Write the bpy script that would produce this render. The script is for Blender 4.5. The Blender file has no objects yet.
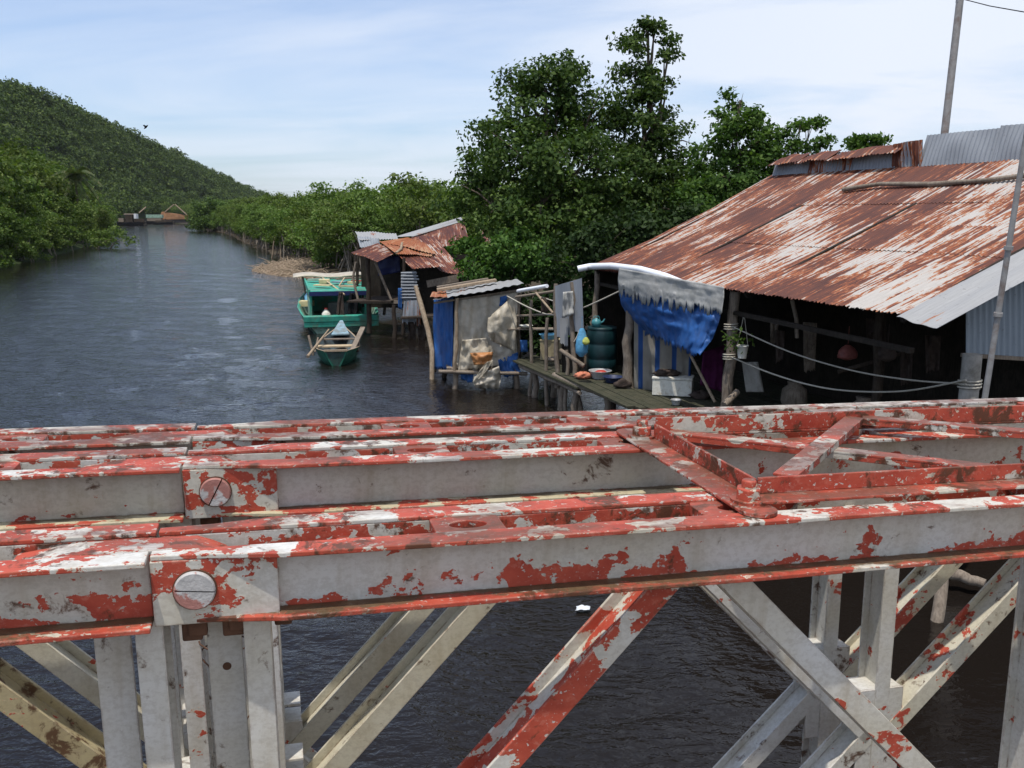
import bpy, bmesh, math, random
import numpy as np
from mathutils import Vector, Matrix
SC = bpy.context.scene
COL = SC.collection
R = math.radians
# ------------------------------------------------------------------ camera numbers
PITCH = R(10.843); FPX = 889.85; CAMH = 4.5
def ray(px, py):
    a = (px-512)/FPX; b = (384-py)/FPX
    return (a, math.cos(PITCH)+b*math.sin(PITCH), -math.sin(PITCH)+b*math.cos(PITCH))
def onz(px, py, z=0.0):
    d = ray(px, py); t = (z-CAMH)/d[2]
    return Vector((d[0]*t, d[1]*t, z))
def aty(px, py, Y):
    d = ray(px, py); t = Y/d[1]
    return Vector((d[0]*t, Y, CAMH+d[2]*t))
# ------------------------------------------------------------------ object helpers
def tag(o, label=None, cat=None, group=None, kind=None):
    if label: o['label'] = label
    if cat: o['category'] = cat
    if group: o['group'] = group
    if kind: o['kind'] = kind
    return o
def thing(name, label, cat, loc=(0,0,0), group=None, rot=None):
    o = bpy.data.objects.new(name, None); COL.objects.link(o)
    o.empty_display_size = 0.2
    o.location = loc
    if rot: o.rotation_euler = rot
    return tag(o, label, cat, group)
def copy_tree(o, parent=None):
    c = o.copy(); COL.objects.link(c)
    if parent: c.parent = parent
    for ch in list(o.children): copy_tree(ch, c)
    return c
class MB:
    def __init__(s): s.v=[]; s.f=[]; s.m=[]; s.uv=[]; s.sm=[]
    def add(s, vs, fs, m=0, uvs=None, smooth=False):
        b=len(s.v); s.v += [tuple(p) for p in vs]
        for k,f in enumerate(fs):
            s.f.append([b+i for i in f]); s.m.append(m); s.sm.append(smooth)
            s.uv.append([uvs[i] for i in f] if uvs else [(0,0)]*len(f))
        return s
    def box(s, a, b, m=0):
        x0,y0,z0=a; x1,y1,z1=b
        return s.hexa([(x0,y0,z0),(x1,y0,z0),(x1,y1,z0),(x0,y1,z0)],[(x0,y0,z1),(x1,y0,z1),(x1,y1,z1),(x0,y1,z1)],m)
    def hexa(s, lo, hi, m=0):
        return s.add(list(lo)+list(hi),[(3,2,1,0),(4,5,6,7),(0,1,5,4),(1,2,6,5),(2,3,7,6),(3,0,4,7)],m)
    def bar(s, p, q, w, h=None, up=(0,0,1), m=0):
        p=Vector(p); q=Vector(q); h=h or w; d=(q-p).normalized(); up=Vector(up)
        if abs(d.dot(up))>.98: up=Vector((0,1,0))
        a=d.cross(up).normalized()*(w/2); b=a.cross(d).normalized()*(h/2)
        return s.hexa([p-a-b,p+a-b,p+a+b,p-a+b],[q-a-b,q+a-b,q+a+b,q-a+b],m)
    def tube(s, pts, r, n=8, m=0, cap=True, smooth=True):
        pts=[Vector(p) for p in pts]; k=len(pts)
        rs = r if isinstance(r,(list,tuple)) else [r]*k
        vs=[]; t0=None
        for i in range(k):
            d=(pts[min(i+1,k-1)]-pts[max(i-1,0)]).normalized()
            if t0 is None:
                t0 = d.cross(Vector((0,0,1)))
                if t0.length<.05: t0=d.cross(Vector((1,0,0)))
            a=(t0-d*t0.dot(d)).normalized(); t0=a; b=d.cross(a)
            for j in range(n):
                th=2*math.pi*j/n; vs.append(pts[i]+(a*math.cos(th)+b*math.sin(th))*rs[i])
        fs=[(i*n+j,i*n+(j+1)%n,(i+1)*n+(j+1)%n,(i+1)*n+j) for i in range(k-1) for j in range(n)]
        s.add(vs,fs,m,smooth=smooth)
        if cap:
            s.add(vs[:n],[tuple(range(n))[::-1]],m); s.add(vs[-n:],[tuple(range(n))],m)
        return s
    def lathe(s, c, prof, n=20, m=0, axis='z', smooth=True, squash=1):
        c=Vector(c); vs=[]
        for (r,z) in prof:
            for j in range(n):
                th=2*math.pi*j/n; x,y=r*math.cos(th),r*math.sin(th)*squash
                vs.append(c+Vector((x,y,z)) if axis=='z' else c+Vector((x,z,y)))
        k=len(prof)
        fs=[(i*n+j,i*n+(j+1)%n,(i+1)*n+(j+1)%n,(i+1)*n+j) for i in range(k-1) for j in range(n)]
        s.add(vs,fs,m,smooth=smooth)
        if prof[0][0]>1e-4: s.add(vs[:n],[tuple(range(n))[::-1]],m)
        if prof[-1][0]>1e-4: s.add(vs[-n:],[tuple(range(n))],m)
        return s
    def grid(s, fn, nu, nv, m=0, size=(1,1), smooth=True):
        vs=[];uv=[]
        for j in range(nv+1):
            for i in range(nu+1):
                u,v=i/nu,j/nv; vs.append(fn(u,v)); uv.append((u*size[0],v*size[1]))
        fs=[(j*(nu+1)+i,j*(nu+1)+i+1,(j+1)*(nu+1)+i+1,(j+1)*(nu+1)+i) for j in range(nv) for i in range(nu)]
        return s.add(vs,fs,m,uv,smooth)
    def corr(s, c00, c10, c11, c01, pitch=.10, amp=.012, nv=6, m=0, thick=.004, rag=0, seed=0, uoff=0, voff=0, bend=0):
        """corrugated sheet: u across the waves (c00->c10), v along them (c00->c01); a thin double skin"""
        rn=random.Random(seed)
        c00,c10,c11,c01=[Vector(c) for c in (c00,c10,c11,c01)]
        wu=((c10-c00).length+(c11-c01).length)/2; lv=((c01-c00).length+(c11-c10).length)/2
        n=(c10-c00).cross(c01-c00).normalized()
        if n.z<0: n=-n
        waves=max(2,int(wu/pitch)); nu=waves*6
        ph=[rn.uniform(-1,1) for _ in range(12)]
        ragv=[rn.uniform(0,rag) for _ in range(nu+1)] if rag else [0]*(nu+1)
        for layer in (0,1):
            off=-thick*layer
            def fn(u,v):
                i=int(round(u*nu)); vv=v
                if v<1e-6: vv=v-ragv[i]/lv
                p=(c00*(1-u)+c10*u)*(1-vv)+(c01*(1-u)+c11*u)*vv
                w=math.sin((uoff+u*wu)/pitch*2*math.pi)*amp
                sag=bend*(math.sin(u*3.1+ph[0])*math.sin(v*2.7+ph[1])+.5*math.sin(u*9+ph[2])*math.sin(v*5+ph[3]))*math.sin(u*math.pi)
                return p+n*(w+off+sag)
            vs=[];uv=[]
            for j in range(nv+1):
                for i in range(nu+1):
                    u,v=i/nu,j/nv; vs.append(fn(u,v)); uv.append((uoff+u*wu,voff+v*lv))
            fs=[(j*(nu+1)+i,j*(nu+1)+i+1,(j+1)*(nu+1)+i+1,(j+1)*(nu+1)+i) for j in range(nv) for i in range(nu)]
            if layer: fs=[f[::-1] for f in fs]
            s.add(vs,fs,m,uv,True)
        return s
    def build(s, name, mats, parent=None, loc=None, bevel=0):
        if not isinstance(mats,(list,tuple)): mats=[mats]
        o0=Vector(loc) if loc is not None else Vector((0,0,0))
        me=bpy.data.meshes.new(name)
        me.from_pydata([Vector(p)-o0 for p in s.v],[],s.f)
        me.polygons.foreach_set('material_index',s.m)
        me.polygons.foreach_set('use_smooth',s.sm)
        uvl=me.uv_layers.new(name='UVMap')
        flat=[c for f in s.uv for p in f for c in p]
        uvl.data.foreach_set('uv',flat)
        for m in mats: me.materials.append(m)
        me.update()
        o=bpy.data.objects.new(name,me); COL.objects.link(o)
        if parent: o.parent=parent
        elif loc is not None: o.location=loc
        if bevel:
            b=o.modifiers.new('bevel','BEVEL'); b.width=bevel; b.segments=2; b.limit_method='ANGLE'
        return o
def part(mb, name, mats, t, bevel=0):
    """mb is in world space; t an Empty without rotation (or a top-level mesh): local = world - base"""
    base=Vector(t.location); q=t
    while q.parent: q=q.parent; base=base+Vector(q.location)
    mb.v=[tuple(Vector(p)-base) for p in mb.v]
    return mb.build(name, mats, t, None, bevel)
def solo(mb, name, mats, label, cat, loc, group=None, bevel=0):
    return tag(mb.build(name, mats, None, loc, bevel), label, cat, group)
def h2(x,y=0,z=0):
    n=math.sin(x*127.1+y*311.7+z*74.7)*43758.5453
    return n-math.floor(n)
def sm(x,y):
    xi,yi=math.floor(x),math.floor(y); fx,fy=x-xi,y-yi
    fx=fx*fx*(3-2*fx); fy=fy*fy*(3-2*fy)
    a=h2(xi,yi);b=h2(xi+1,yi);c=h2(xi,yi+1);d=h2(xi+1,yi+1)
    return (a*(1-fx)+b*fx)*(1-fy)+(c*(1-fx)+d*fx)*fy
def fbm(x,y,o=3):
    s=0;a=.5
    for i in range(o): s+=a*(sm(x,y)-.5)*2; x*=2.03;y*=2.03;a*=.5
    return s
# ------------------------------------------------------------------ materials
class Mat:
    def __init__(s,name):
        s.m=bpy.data.materials.new(name); s.m.use_nodes=True; s.t=s.m.node_tree
        s.b=s.t.nodes['Principled BSDF']; s.out=s.t.nodes['Material Output']
    def n(s,typ,ins=None,**pr):
        k=s.t.nodes.new(typ)
        for a,v in pr.items(): setattr(k,a,v)
        for a,v in (ins or {}).items(): s.set(k.inputs[a],v)
        return k
    def set(s,sock,v):
        if isinstance(v,bpy.types.NodeSocket): s.t.links.new(v,sock)
        elif isinstance(v,(tuple,list)) and len(v)==3 and sock.type=='RGBA': sock.default_value=(*v,1)
        else: sock.default_value=v
    def coord(s,kind='Object',scale=(1,1,1)):
        c=s.n('ShaderNodeTexCoord').outputs[kind] if kind!='UV' else s.n('ShaderNodeUVMap').outputs[0]
        return s.n('ShaderNodeMapping',{0:c,3:scale}).outputs[0]
    def noise(s,vec,scale=5,detail=4,rough=.55,dist=0):
        return s.n('ShaderNodeTexNoise',{'Vector':vec,'Scale':scale,'Detail':detail,'Roughness':rough,'Distortion':dist}).outputs[0]
    def ramp(s,fac,stops,interp='LINEAR'):
        r=s.n('ShaderNodeValToRGB',{0:fac}); e=r.color_ramp; e.interpolation=interp
        while len(e.elements)<len(stops): e.elements.new(.5)
        for el,(p,c) in zip(e.elements,stops):
            el.position=p; el.color=(*c,1) if not isinstance(c,(int,float)) else (c,c,c,1)
        return r.outputs[0]
    def mix(s,fac,a,b,blend='MIX'):
        k=s.n('ShaderNodeMix',data_type='RGBA',blend_type=blend)
        s.set(k.inputs[0],fac); s.set(k.inputs[6],a); s.set(k.inputs[7],b)
        return k.outputs[2]
    def math(s,op,a,b=0,c=None):
        k=s.n('ShaderNodeMath',operation=op); s.set(k.inputs[0],a); s.set(k.inputs[1],b)
        if c is not None: s.set(k.inputs[2],c)
        return k.outputs[0]
    def sep(s,v): return s.n('ShaderNodeSeparateXYZ',{0:v}).outputs
    def bump(s,h,strength=.3,dist=.01):
        k=s.n('ShaderNodeBump',{'Height':h,'Strength':strength,'Distance':dist}); s.set(s.b.inputs['Normal'],k.outputs[0]); return s
    def fin(s,col=None,rough=.7,spec=.3,metal=0):
        if col is not None: s.set(s.b.inputs['Base Color'],col)
        s.set(s.b.inputs['Roughness'],rough); s.b.inputs['Specular IOR Level'].default_value=spec; s.set(s.b.inputs['Metallic'],metal)
        return s.m
def paint(name, cover, zbias=0.0, moss=None, base=(.60,.59,.56), cream=.25, seed=0, dirt=0.0, grime=0.0):
    """old white paint with red paint flaking over it; cover = how much red is left"""
    M=Mat(name); c=M.coord('Object'); off=M.n('ShaderNodeVectorMath',{0:c,1:(seed*3.1,seed*1.7,seed*.9)},operation='ADD').outputs[0]
    cs=M.n('ShaderNodeMapping',{0:off,3:(.75,1,1)}).outputs[0]
    big=M.noise(cs,15,4,.55,.3); det=M.noise(cs,60,6,.65,.2)
    f=M.math('ADD',M.math('MULTIPLY',big,.66),M.math('MULTIPLY',det,.34)); f=M.math('ADD',f,M.math('MULTIPLY',M.math('SUBTRACT',M.noise(off,2.6,2),.5),.30))
    if zbias:
        z=M.sep(c)[2]; f=M.math('SUBTRACT',f,M.math('MULTIPLY',z,zbias))
    th=.5-(cover-.5)*.42
    d=M.math('SUBTRACT',f,th)
    mask=M.ramp(M.math('ADD',M.math('MULTIPLY',d,12),.5),[(.47,0.),(.53,1.)])
    edge=M.ramp(M.math('ADD',M.math('MULTIPLY',d,12),.5),[(.36,0.),(.45,1.),(.55,0.)])
    old=M.noise(cs,3.5,5,.6)
    white=M.mix(M.ramp(old,[(.35,0.),(.75,1.)]),base,tuple(base[i]*k for i,k in enumerate((.80,.74,.58))))
    fine=M.noise(cs,120,4,.7)
    white=M.mix(M.math('MULTIPLY',M.ramp(fine,[(.40,1.),(.55,0.)]),.22),white,(.22,.18,.13))
    red=M.mix(M.ramp(M.noise(cs,16,5,.7),[(.3,0.),(.7,1.)]),(.30,.038,.022),(.47,.086,.048))
    red=M.mix(M.math('MULTIPLY',M.ramp(M.noise(cs,90,3,.7),[(.55,0.),(.72,1.)]),.34),red,(.58,.25,.18))
    stain=M.ramp(M.noise(M.n('ShaderNodeMapping',{0:off,3:(16,16,2.2)}).outputs[0],1,5,.65,.2),[(.50,0.),(.72,1.)])
    white=M.mix(M.math('MULTIPLY',stain,.40),white,(.27,.20,.11))
    sp1=M.ramp(M.noise(cs,95,3,.6,.3),[(.655,0.),(.685,1.)]); sp2=M.ramp(M.noise(cs,130,3,.6,.3),[(.63,0.),(.66,1.)])
    mask=M.math('MULTIPLY',mask,M.math('SUBTRACT',1.0,M.math('MULTIPLY',sp2,.85)))
    mask=M.math('MAXIMUM',mask,M.math('MULTIPLY',sp1,M.ramp(M.math('ADD',M.math('MULTIPLY',d,12),.5),[(-.0,0.),(.25,1.)])))
    col=M.mix(mask,white,red)
    bv=M.n('ShaderNodeBevel',{0:.0055},samples=3).outputs[0]; gn=M.n('ShaderNodeNewGeometry').outputs['Normal']
    dt=M.n('ShaderNodeVectorMath',{0:bv,1:gn},operation='DOT_PRODUCT').outputs['Value']
    ew=M.math('MULTIPLY',M.ramp(dt,[(.78,1.),(.985,0.)]),M.ramp(M.noise(off,26,5,.7),[(.46,0.),(.56,1.)]))
    col=M.mix(M.math('MULTIPLY',ew,.85),col,M.mix(M.ramp(M.noise(off,13,3),[(.45,0.),(.55,1.)]),(.58,.52,.42),(.13,.055,.028)))
    col=M.mix(M.math('MULTIPLY',edge,cream),col,(.62,.50,.32))
    # rust spots and dirt
    rs=M.ramp(M.math('ADD',M.math('MULTIPLY',M.noise(off,22,6,.7,.4),.7),M.math('MULTIPLY',M.noise(off,5,2),.3)),[(.585-dirt,0.),(.64-dirt,1.)])
    col=M.mix(M.math('MULTIPLY',rs,.92),col,M.mix(M.noise(off,40,3),(.040,.020,.012),(.12,.050,.022)))
    if grime:
        nz=M.sep(M.n('ShaderNodeNewGeometry').outputs['True Normal'])[2]
        gm=M.math('MULTIPLY',M.ramp(nz,[(.80,0.),(.95,1.)]),M.ramp(M.noise(M.n('ShaderNodeMapping',{0:off,3:(.5,1.2,1)}).outputs[0],9,7,.7,.3),[(.5-grime*.25,0.),(.66-grime*.25,1.)]))
        col=M.mix(M.math('MULTIPLY',gm,.8),col,M.mix(M.noise(off,50,4,.7),(.060,.028,.018),(.20,.085,.055)))
    h=M.math('ADD',M.math('MULTIPLY',mask,.6),M.math('MULTIPLY',fine,.35))
    if moss is not None:
        ms=M.noise(M.n('ShaderNodeMapping',{0:off,3:(.8,1.4,1)}).outputs[0],7,8,.72)
        y=M.sep(M.n('ShaderNodeUVMap').outputs[0])[1]          # 0 at the web, 1 at the flange tip
        mk=M.math('SUBTRACT',M.math('ADD',ms,moss),M.math('MULTIPLY',y,.24))
        mk=M.ramp(mk,[(.47,0.),(.56,1.)])
        col=M.mix(M.math('MULTIPLY',mk,.92),col,M.mix(M.noise(off,60,4),(.045,.028,.016),(.16,.11,.055)))
        h=M.math('ADD',h,M.math('MULTIPLY',M.math('MULTIPLY',mk,M.noise(off,80,4,.7)),2.2))
    M.bump(h,.5,.0025)
    return M.fin(col,M.mix(mask,(.42,.42,.42),(.55,.55,.55)),.35)
def rusty(name, bare, seed=0, dark=.5, tint=(.45,.42,.39), sx=11, along=.9, rc=((.060,.019,.015),(.12,.036,.02))):
    """rusted roofing iron, streaks running down the sheet (uv in metres)"""
    M=Mat(name); u=M.n('ShaderNodeUVMap').outputs[0]
    u=M.n('ShaderNodeVectorMath',{0:u,1:(seed*7.3,seed*3.7,0)},operation='ADD').outputs[0]
    st=M.noise(M.n('ShaderNodeMapping',{0:u,3:(sx,along,1)}).outputs[0],1,6,.62,.5)
    fi=M.noise(M.n('ShaderNodeMapping',{0:u,3:(40,2.4,1)}).outputs[0],1,5,.7,.4)
    bg=M.noise(u,.42,2,.5)
    sh=M.n('ShaderNodeTexWhiteNoise',{'Vector':M.n('ShaderNodeVectorMath',{0:M.n('ShaderNodeMapping',{0:u,3:(1.18,.30,0)}).outputs[0]},operation='FLOOR').outputs[0]},noise_dimensions='3D').outputs[0]
    x=M.math('ADD',M.math('MULTIPLY',M.math('SUBTRACT',st,.5),.85),M.math('ADD',M.math('MULTIPLY',M.math('SUBTRACT',fi,.5),.50),.415))
    x=M.math('ADD',x,M.math('MULTIPLY',M.math('SUBTRACT',bg,.5),.75))
    x=M.math('ADD',x,M.math('MULTIPLY',M.math('SUBTRACT',sh,.5),.16))
    cw=M.math('SINE',M.math('MULTIPLY',M.sep(u)[0],6.28318/.088))
    x=M.math('ADD',x,M.math('MULTIPLY',cw,.045))
    fl=M.noise(M.n('ShaderNodeMapping',{0:u,3:(30,9,1)}).outputs[0],1,4,.65,.6)
    x=M.math('ADD',x,M.math('MULTIPLY',M.math('SUBTRACT',fl,.5),.28))
    x=M.math('ADD',x,bare-.42+.08)
    rust=M.mix(M.ramp(M.noise(M.n('ShaderNodeMapping',{0:u,3:(5,.8,1)}).outputs[0],1,6,.65),[(.35,0.),(.65,1.)]),rc[0],rc[1])
    edge=M.mix(.5,(.29,.105,.038),(.36,.20,.10))
    col=M.mix(M.ramp(x,[(.40,0.),(.48,1.)]),rust,(.30,.085,.030))
    col=M.mix(M.ramp(x,[(.475,0.),(.495,1.)]),col,edge)
    pale=M.mix(M.ramp(fi,[(.3,0.),(.7,1.)]),tint,tuple(t*.78 for t in tint))
    col=M.mix(M.ramp(x,[(.505,0.),(.522,1.)]),col,pale)
    # nail heads and dirt
    col=M.mix(M.math('MULTIPLY',M.ramp(M.noise(u,14,5,.7),[(.60,0.),(.72,1.)]),.5),col,(.05,.03,.022))
    M.bump(M.noise(u,40,4,.7),.25,.004)
    return M.fin(col,.62,.3)
def plain(name, col, var=.25, scale=6, rough=.7, spec=.25, bump=.2, stretch=(1,1,1), dirt=None, bdist=.006, dth=(.5,.7), damt=.7):
    M=Mat(name); c=M.coord('Object',stretch)
    n=M.noise(c,scale,6,.62,.2)
    lo=tuple(k*(1-var) for k in col); hi=tuple(min(k*(1+var),.95) for k in col)
    cc=M.mix(M.ramp(n,[(.3,0.),(.7,1.)]),lo,hi)
    if dirt: cc=M.mix(M.math('MULTIPLY',M.ramp(M.noise(c,scale*.45,7,.68,.3),[(dth[0],0.),(dth[1],1.)]),damt),cc,dirt)
    if bump: M.bump(M.noise(c,scale*5,5,.65),bump,bdist)
    return M.fin(cc,rough,spec)
def leafmat(name, c1, c2, c3, trans=.35):
    M=Mat(name); g=M.n('ShaderNodeNewGeometry'); oi=M.n('ShaderNodeObjectInfo')
    r=g.outputs['Random Per Island']
    col=M.ramp(r,[(0.,c1),(.55,c2),(1.,c3)])
    pn=M.noise(M.n('ShaderNodeNewGeometry').outputs['Position'],.35,3,.6)
    col=M.mix(M.ramp(pn,[(.35,0.),(.65,1.)]),M.mix(.4,col,c1),col)
    hsv=M.n('ShaderNodeHueSaturation',{'Hue':M.math('ADD',.478,M.math('MULTIPLY',oi.outputs['Random'],.024)),'Saturation':1.0,'Value':M.math('ADD',.82,M.math('MULTIPLY',oi.outputs['Random'],.36)),'Color':col}).outputs[0]
    M.set(M.b.inputs['Base Color'],hsv); M.b.inputs['Roughness'].default_value=.55; M.b.inputs['Specular IOR Level'].default_value=.12
    tr=M.n('ShaderNodeBsdfTranslucent',{'Color':M.mix(1.0,hsv,(1.0,1.15,.45),'MULTIPLY')})
    mx=M.n('ShaderNodeMixShader',{0:trans,1:M.b.outputs[0],2:tr.outputs[0]})
    M.t.links.new(mx.outputs[0],M.out.inputs[0])
    return M.m
def wood(name, c1, c2, scale=5):
    M=Mat(name); c=M.coord('Object')
    n=M.noise(c,scale,7,.65,.6); f=M.noise(M.coord('Object',(9,9,1.5)),4,6,.7,.3)
    col=M.mix(M.ramp(n,[(.3,0.),(.7,1.)]),c1,c2)
    col=M.mix(M.math('MULTIPLY',M.ramp(f,[(.45,0.),(.65,1.)]),.55),col,tuple(k*.35 for k in c1))
    M.bump(f,.5,.01)
    return M.fin(col,.85,.15)
def tarp(name, c1, c2, crease=.5, scale=4, dirt=(.12,.10,.07), dd=.3, rough=.5):
    M=Mat(name); c=M.coord('Object')
    n=M.noise(c,scale,6,.6,.8); col=M.mix(M.ramp(n,[(.3,0.),(.7,1.)]),c1,c2)
    col=M.mix(M.math('MULTIPLY',M.ramp(M.noise(c,scale*.8,7,.7,.4),[(.48,0.),(.66,1.)]),dd),col,dirt)
    cr=M.n('ShaderNodeTexVoronoi',{'Vector':M.n('ShaderNodeVectorMath',{0:c,1:M.n('ShaderNodeVectorMath',{0:M.n('ShaderNodeTexNoise',{'Vector':c,'Scale':3.}).outputs[1],'Scale':.35},operation='SCALE').outputs[0]},operation='ADD').outputs[0],'Scale':scale*1.3},feature='DISTANCE_TO_EDGE').outputs[0]
    M.bump(M.math('ADD',M.math('MULTIPLY',M.math('MINIMUM',cr,.12),1.2),M.math('MULTIPLY',n,.5)),crease*.5,.02)
    return M.fin(col,rough,.35)
MT={}
MT['chord_top']=paint('red_paint_weathered',.57,cream=.45,dirt=.045,grime=.12)
MT['chord_top2']=paint('red_paint_flaked',.43,cream=.5,seed=4,dirt=.085,grime=.5)
MT['web']=paint('grey_white_paint_chipped',.30,zbias=2.1,cream=.10,base=(.58,.575,.55))
MT['jaw']=paint('jaw_paint_chipped',.47,zbias=-.25,cream=.3,seed=17,base=(.58,.575,.55))
MT['web_clean']=paint('grey_white_paint',.10,zbias=1.7,cream=.15,seed=2,base=(.58,.575,.55))
MT['flange']=paint('red_paint_mossy',.80,moss=.185,cream=.4,seed=1,dirt=.03)
MT['flange2']=paint('cream_paint_worn',.44,moss=.10,cream=.6,seed=3,base=(.52,.47,.33))
MT['inner']=paint('red_white_paint_patchy',.52,cream=.3,seed=5,dirt=.04)
MT['lacing']=paint('red_paint_dirty',.62,cream=.45,seed=6,dirt=.075,grime=.55)
MT['strut']=paint('white_paint_strut',.17,cream=.5,seed=7,base=(.60,.595,.575))
MT['strut_red']=paint('red_paint_strut',.58,cream=.5,seed=8,base=(.60,.59,.565))
MT['strut_rusty']=paint('rusted_paint_strut',.22,cream=.7,seed=14,base=(.48,.42,.27),dirt=.085)
MT['strut_chip']=paint('white_paint_strut_chipped',.32,cream=.5,seed=15,base=(.60,.595,.575))
MT['strut_redcream']=paint('red_cream_paint_strut',.40,cream=.6,seed=10,base=(.57,.54,.44))
MT['strut_cream']=paint('cream_paint_strut',.10,cream=.5,seed=9,base=(.57,.54,.44))
MT['pin']=plain('pin_grey',(.46,.45,.44),.2,30,.55,.35,.3,dirt=(.33,.09,.06),dth=(.50,.54),damt=.8)
MT['slot']=plain('slot_rust',(.10,.05,.03),.3,30)
MT['deck']=wood('bridge_timber',(.16,.12,.09),(.26,.21,.16),3)
MT['roof_a']=rusty('roof_rust_dark',.33,0)
MT['roof_b']=rusty('roof_rust_mixed',.345,1)
MT['roof_c']=rusty('roof_rust_pale',.368,2)
MT['roof_or']=rusty('roof_rust_orange',.36,5,tint=(.42,.23,.12),rc=((.20,.062,.022),(.32,.11,.038)))
MT['galv']=rusty('galvanised_grey',.80,3,tint=(.28,.30,.33),sx=4)
MT['galv_rust']=rusty('galvanised_rusting',.50,4,tint=(.28,.30,.33),sx=4)
MT['galv_pale']=rusty('galvanised_pale',.68,7,tint=(.33,.33,.33),sx=4)
MT['wood']=wood('weathered_wood',(.16,.125,.095),(.30,.25,.20))
MT['wood_dark']=wood('dark_wood',(.035,.026,.02),(.075,.058,.045))  # darker brown tone of the wood
MT['wood_pale']=wood('pale_pole_wood',(.26,.19,.13),(.40,.32,.23))
MT['plank']=wood('deck_plank_mossy',(.038,.042,.026),(.085,.078,.052))
MT['concrete']=plain('concrete_post',(.33,.31,.28),.25,7,.9,.1,.4,dirt=(.10,.09,.07))
MT['pole_steel']=plain('grey_pole',(.30,.29,.28),.2,9,.55,.3,.1,dirt=(.16,.09,.06))
MT['bluetarp']=tarp('blue_tarpaulin',(.012,.065,.22),(.025,.11,.34),.6,4,dd=.15)
MT['greytarp']=tarp('grey_plastic_sheet',(.33,.305,.255),(.54,.49,.41),.7,3.5,dirt=(.32,.26,.18),dd=.55)
MT['canvas']=tarp('tan_canvas',(.36,.31,.23),(.56,.50,.40),.6,4,dd=.4)
MT['orangecloth']=tarp('rust_stained_cloth',(.38,.15,.05),(.50,.24,.09),.4,6,dd=.1)
MT['whitetarp']=tarp('faded_white_tarpaulin',(.30,.30,.28),(.46,.45,.43),.5,3,dd=.35)
MT['pvc']=plain('white_plastic_pipe',(.80,.82,.86),.05,5,.35,.5,0)
MT['rope']=plain('rope_grey',(.42,.39,.33),.2,40,.9,.1,.3)
MT['barrel']=plain('teal_barrel_plastic',(.005,.028,.033),.25,6,.45,.4,.1)
MT['turq']=plain('turquoise_plastic',(.06,.24,.27),.15,10,.4,.4,0)
MT['basin_blue']=plain('light_blue_plastic',(.22,.50,.70),.15,10,.4,.4,0)
MT['redplas']=plain('red_plastic',(.42,.05,.035),.15,10,.4,.4,0)
MT['greyplas']=plain('grey_aluminium',(.35,.35,.35),.2,10,.4,.4,.1)
MT['navyplas']=plain('navy_plastic',(.02,.03,.08),.2,10,.4,.4,0)
MT['foam']=plain('white_foam',(.72,.70,.62),.08,20,.8,.2,.2,dirt=(.40,.32,.2))
MT['yellowbox']=plain('yellowed_foam',(.34,.28,.17),.25,7,.85,.15,.3,dirt=(.12,.09,.05))
MT['bag']=plain('blue_plastic_bag',(.10,.30,.48),.3,14,.35,.4,.3)
MT['bagyel']=plain('yellow_plastic_bag',(.40,.42,.09),.3,14,.35,.4,.2)
MT['pinkbag']=plain('pink_plastic_bag',(.20,.06,.05),.25,14,.5,.3,.2)
MT['purple']=plain('purple_cloth',(.07,.012,.05),.25,9,.9,.1,.3)
MT['orange']=plain('orange_cloth',(.55,.20,.12),.25,12,.9,.1,.3)
MT['boatgreen']=plain('green_boat_paint',(.04,.30,.22),.3,5,.6,.3,.2,dirt=(.13,.15,.10),dth=(.46,.62))
MT['boatdark']=plain('dark_green_hull',(.008,.05,.035),.3,5,.45,.4,.15,dirt=(.03,.02,.012))
MT['boatlight']=plain('pale_green_paint',(.27,.42,.34),.2,5,.6,.3,.1,dirt=(.12,.12,.08),dth=(.44,.62))
MT['boatblue']=plain('pale_blue_paint',(.22,.34,.40),.25,6,.6,.3,.1,dirt=(.14,.12,.09),dth=(.42,.60))
MT['navytrim']=plain('navy_trim_paint',(.012,.02,.09),.25,6,.5,.35,.1)
MT['blue']=plain('mid_blue_cloth',(.025,.085,.24),.25,8,.8,.2,.2)
MT['cream']=plain('cream_paint',(.60,.50,.28),.2,6,.6,.3,.2)
MT['tanwood']=plain('tan_board',(.46,.36,.23),.2,6,.8,.2,.2)
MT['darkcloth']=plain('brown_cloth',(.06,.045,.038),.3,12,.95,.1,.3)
MT['black']=plain('black_cloth',(.012,.012,.014),.3,8,.9,.1,.1)
MT['white']=plain('white_paper',(.62,.64,.66),.12,10,.7,.2,0)
MT['netorange']=plain('orange_tarp_cover',(.20,.105,.055),.35,.6,.85,.15,.2)
MT['hullfar']=plain('dark_boat_hull',(.03,.028,.03),.3,2,.7,.2,0)
MT['darkwall']=wood('dark_boards',(.018,.014,.011),(.045,.036,.028),3)  # very dark brown boards
MT['gable']=rusty('grey_gable_iron',.84,6,tint=(.24,.28,.32),sx=4)
MT['bark']=plain('bark',(.13,.105,.08),.35,8,.9,.1,.6,stretch=(2,2,.5))
MT['barkpale']=plain('pale_mangrove_bark',(.22,.19,.155),.3,8,.9,.1,.4,stretch=(2,2,.5))
MT['leaf_big']=leafmat('tree_leaves',(.024,.060,.014),(.052,.110,.024),(.13,.215,.055),.30)
MT['leaf_shade_toned']=leafmat('shade_toned_understorey_leaves',(.010,.026,.007),(.020,.046,.012),(.045,.085,.024),.22)  # shade beneath the tall trees is put into this darker leaf colour
MT['leaf_mid']=leafmat('light_tree_leaves',(.034,.082,.018),(.064,.135,.027),(.13,.22,.055),.35)
MT['leaf_man']=leafmat('mangrove_leaves',(.056,.104,.022),(.104,.172,.038),(.185,.255,.072),.35)
MT['leaf_bank']=leafmat('bank_tree_leaves',(.044,.084,.018),(.092,.146,.032),(.17,.225,.06),.35)
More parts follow.
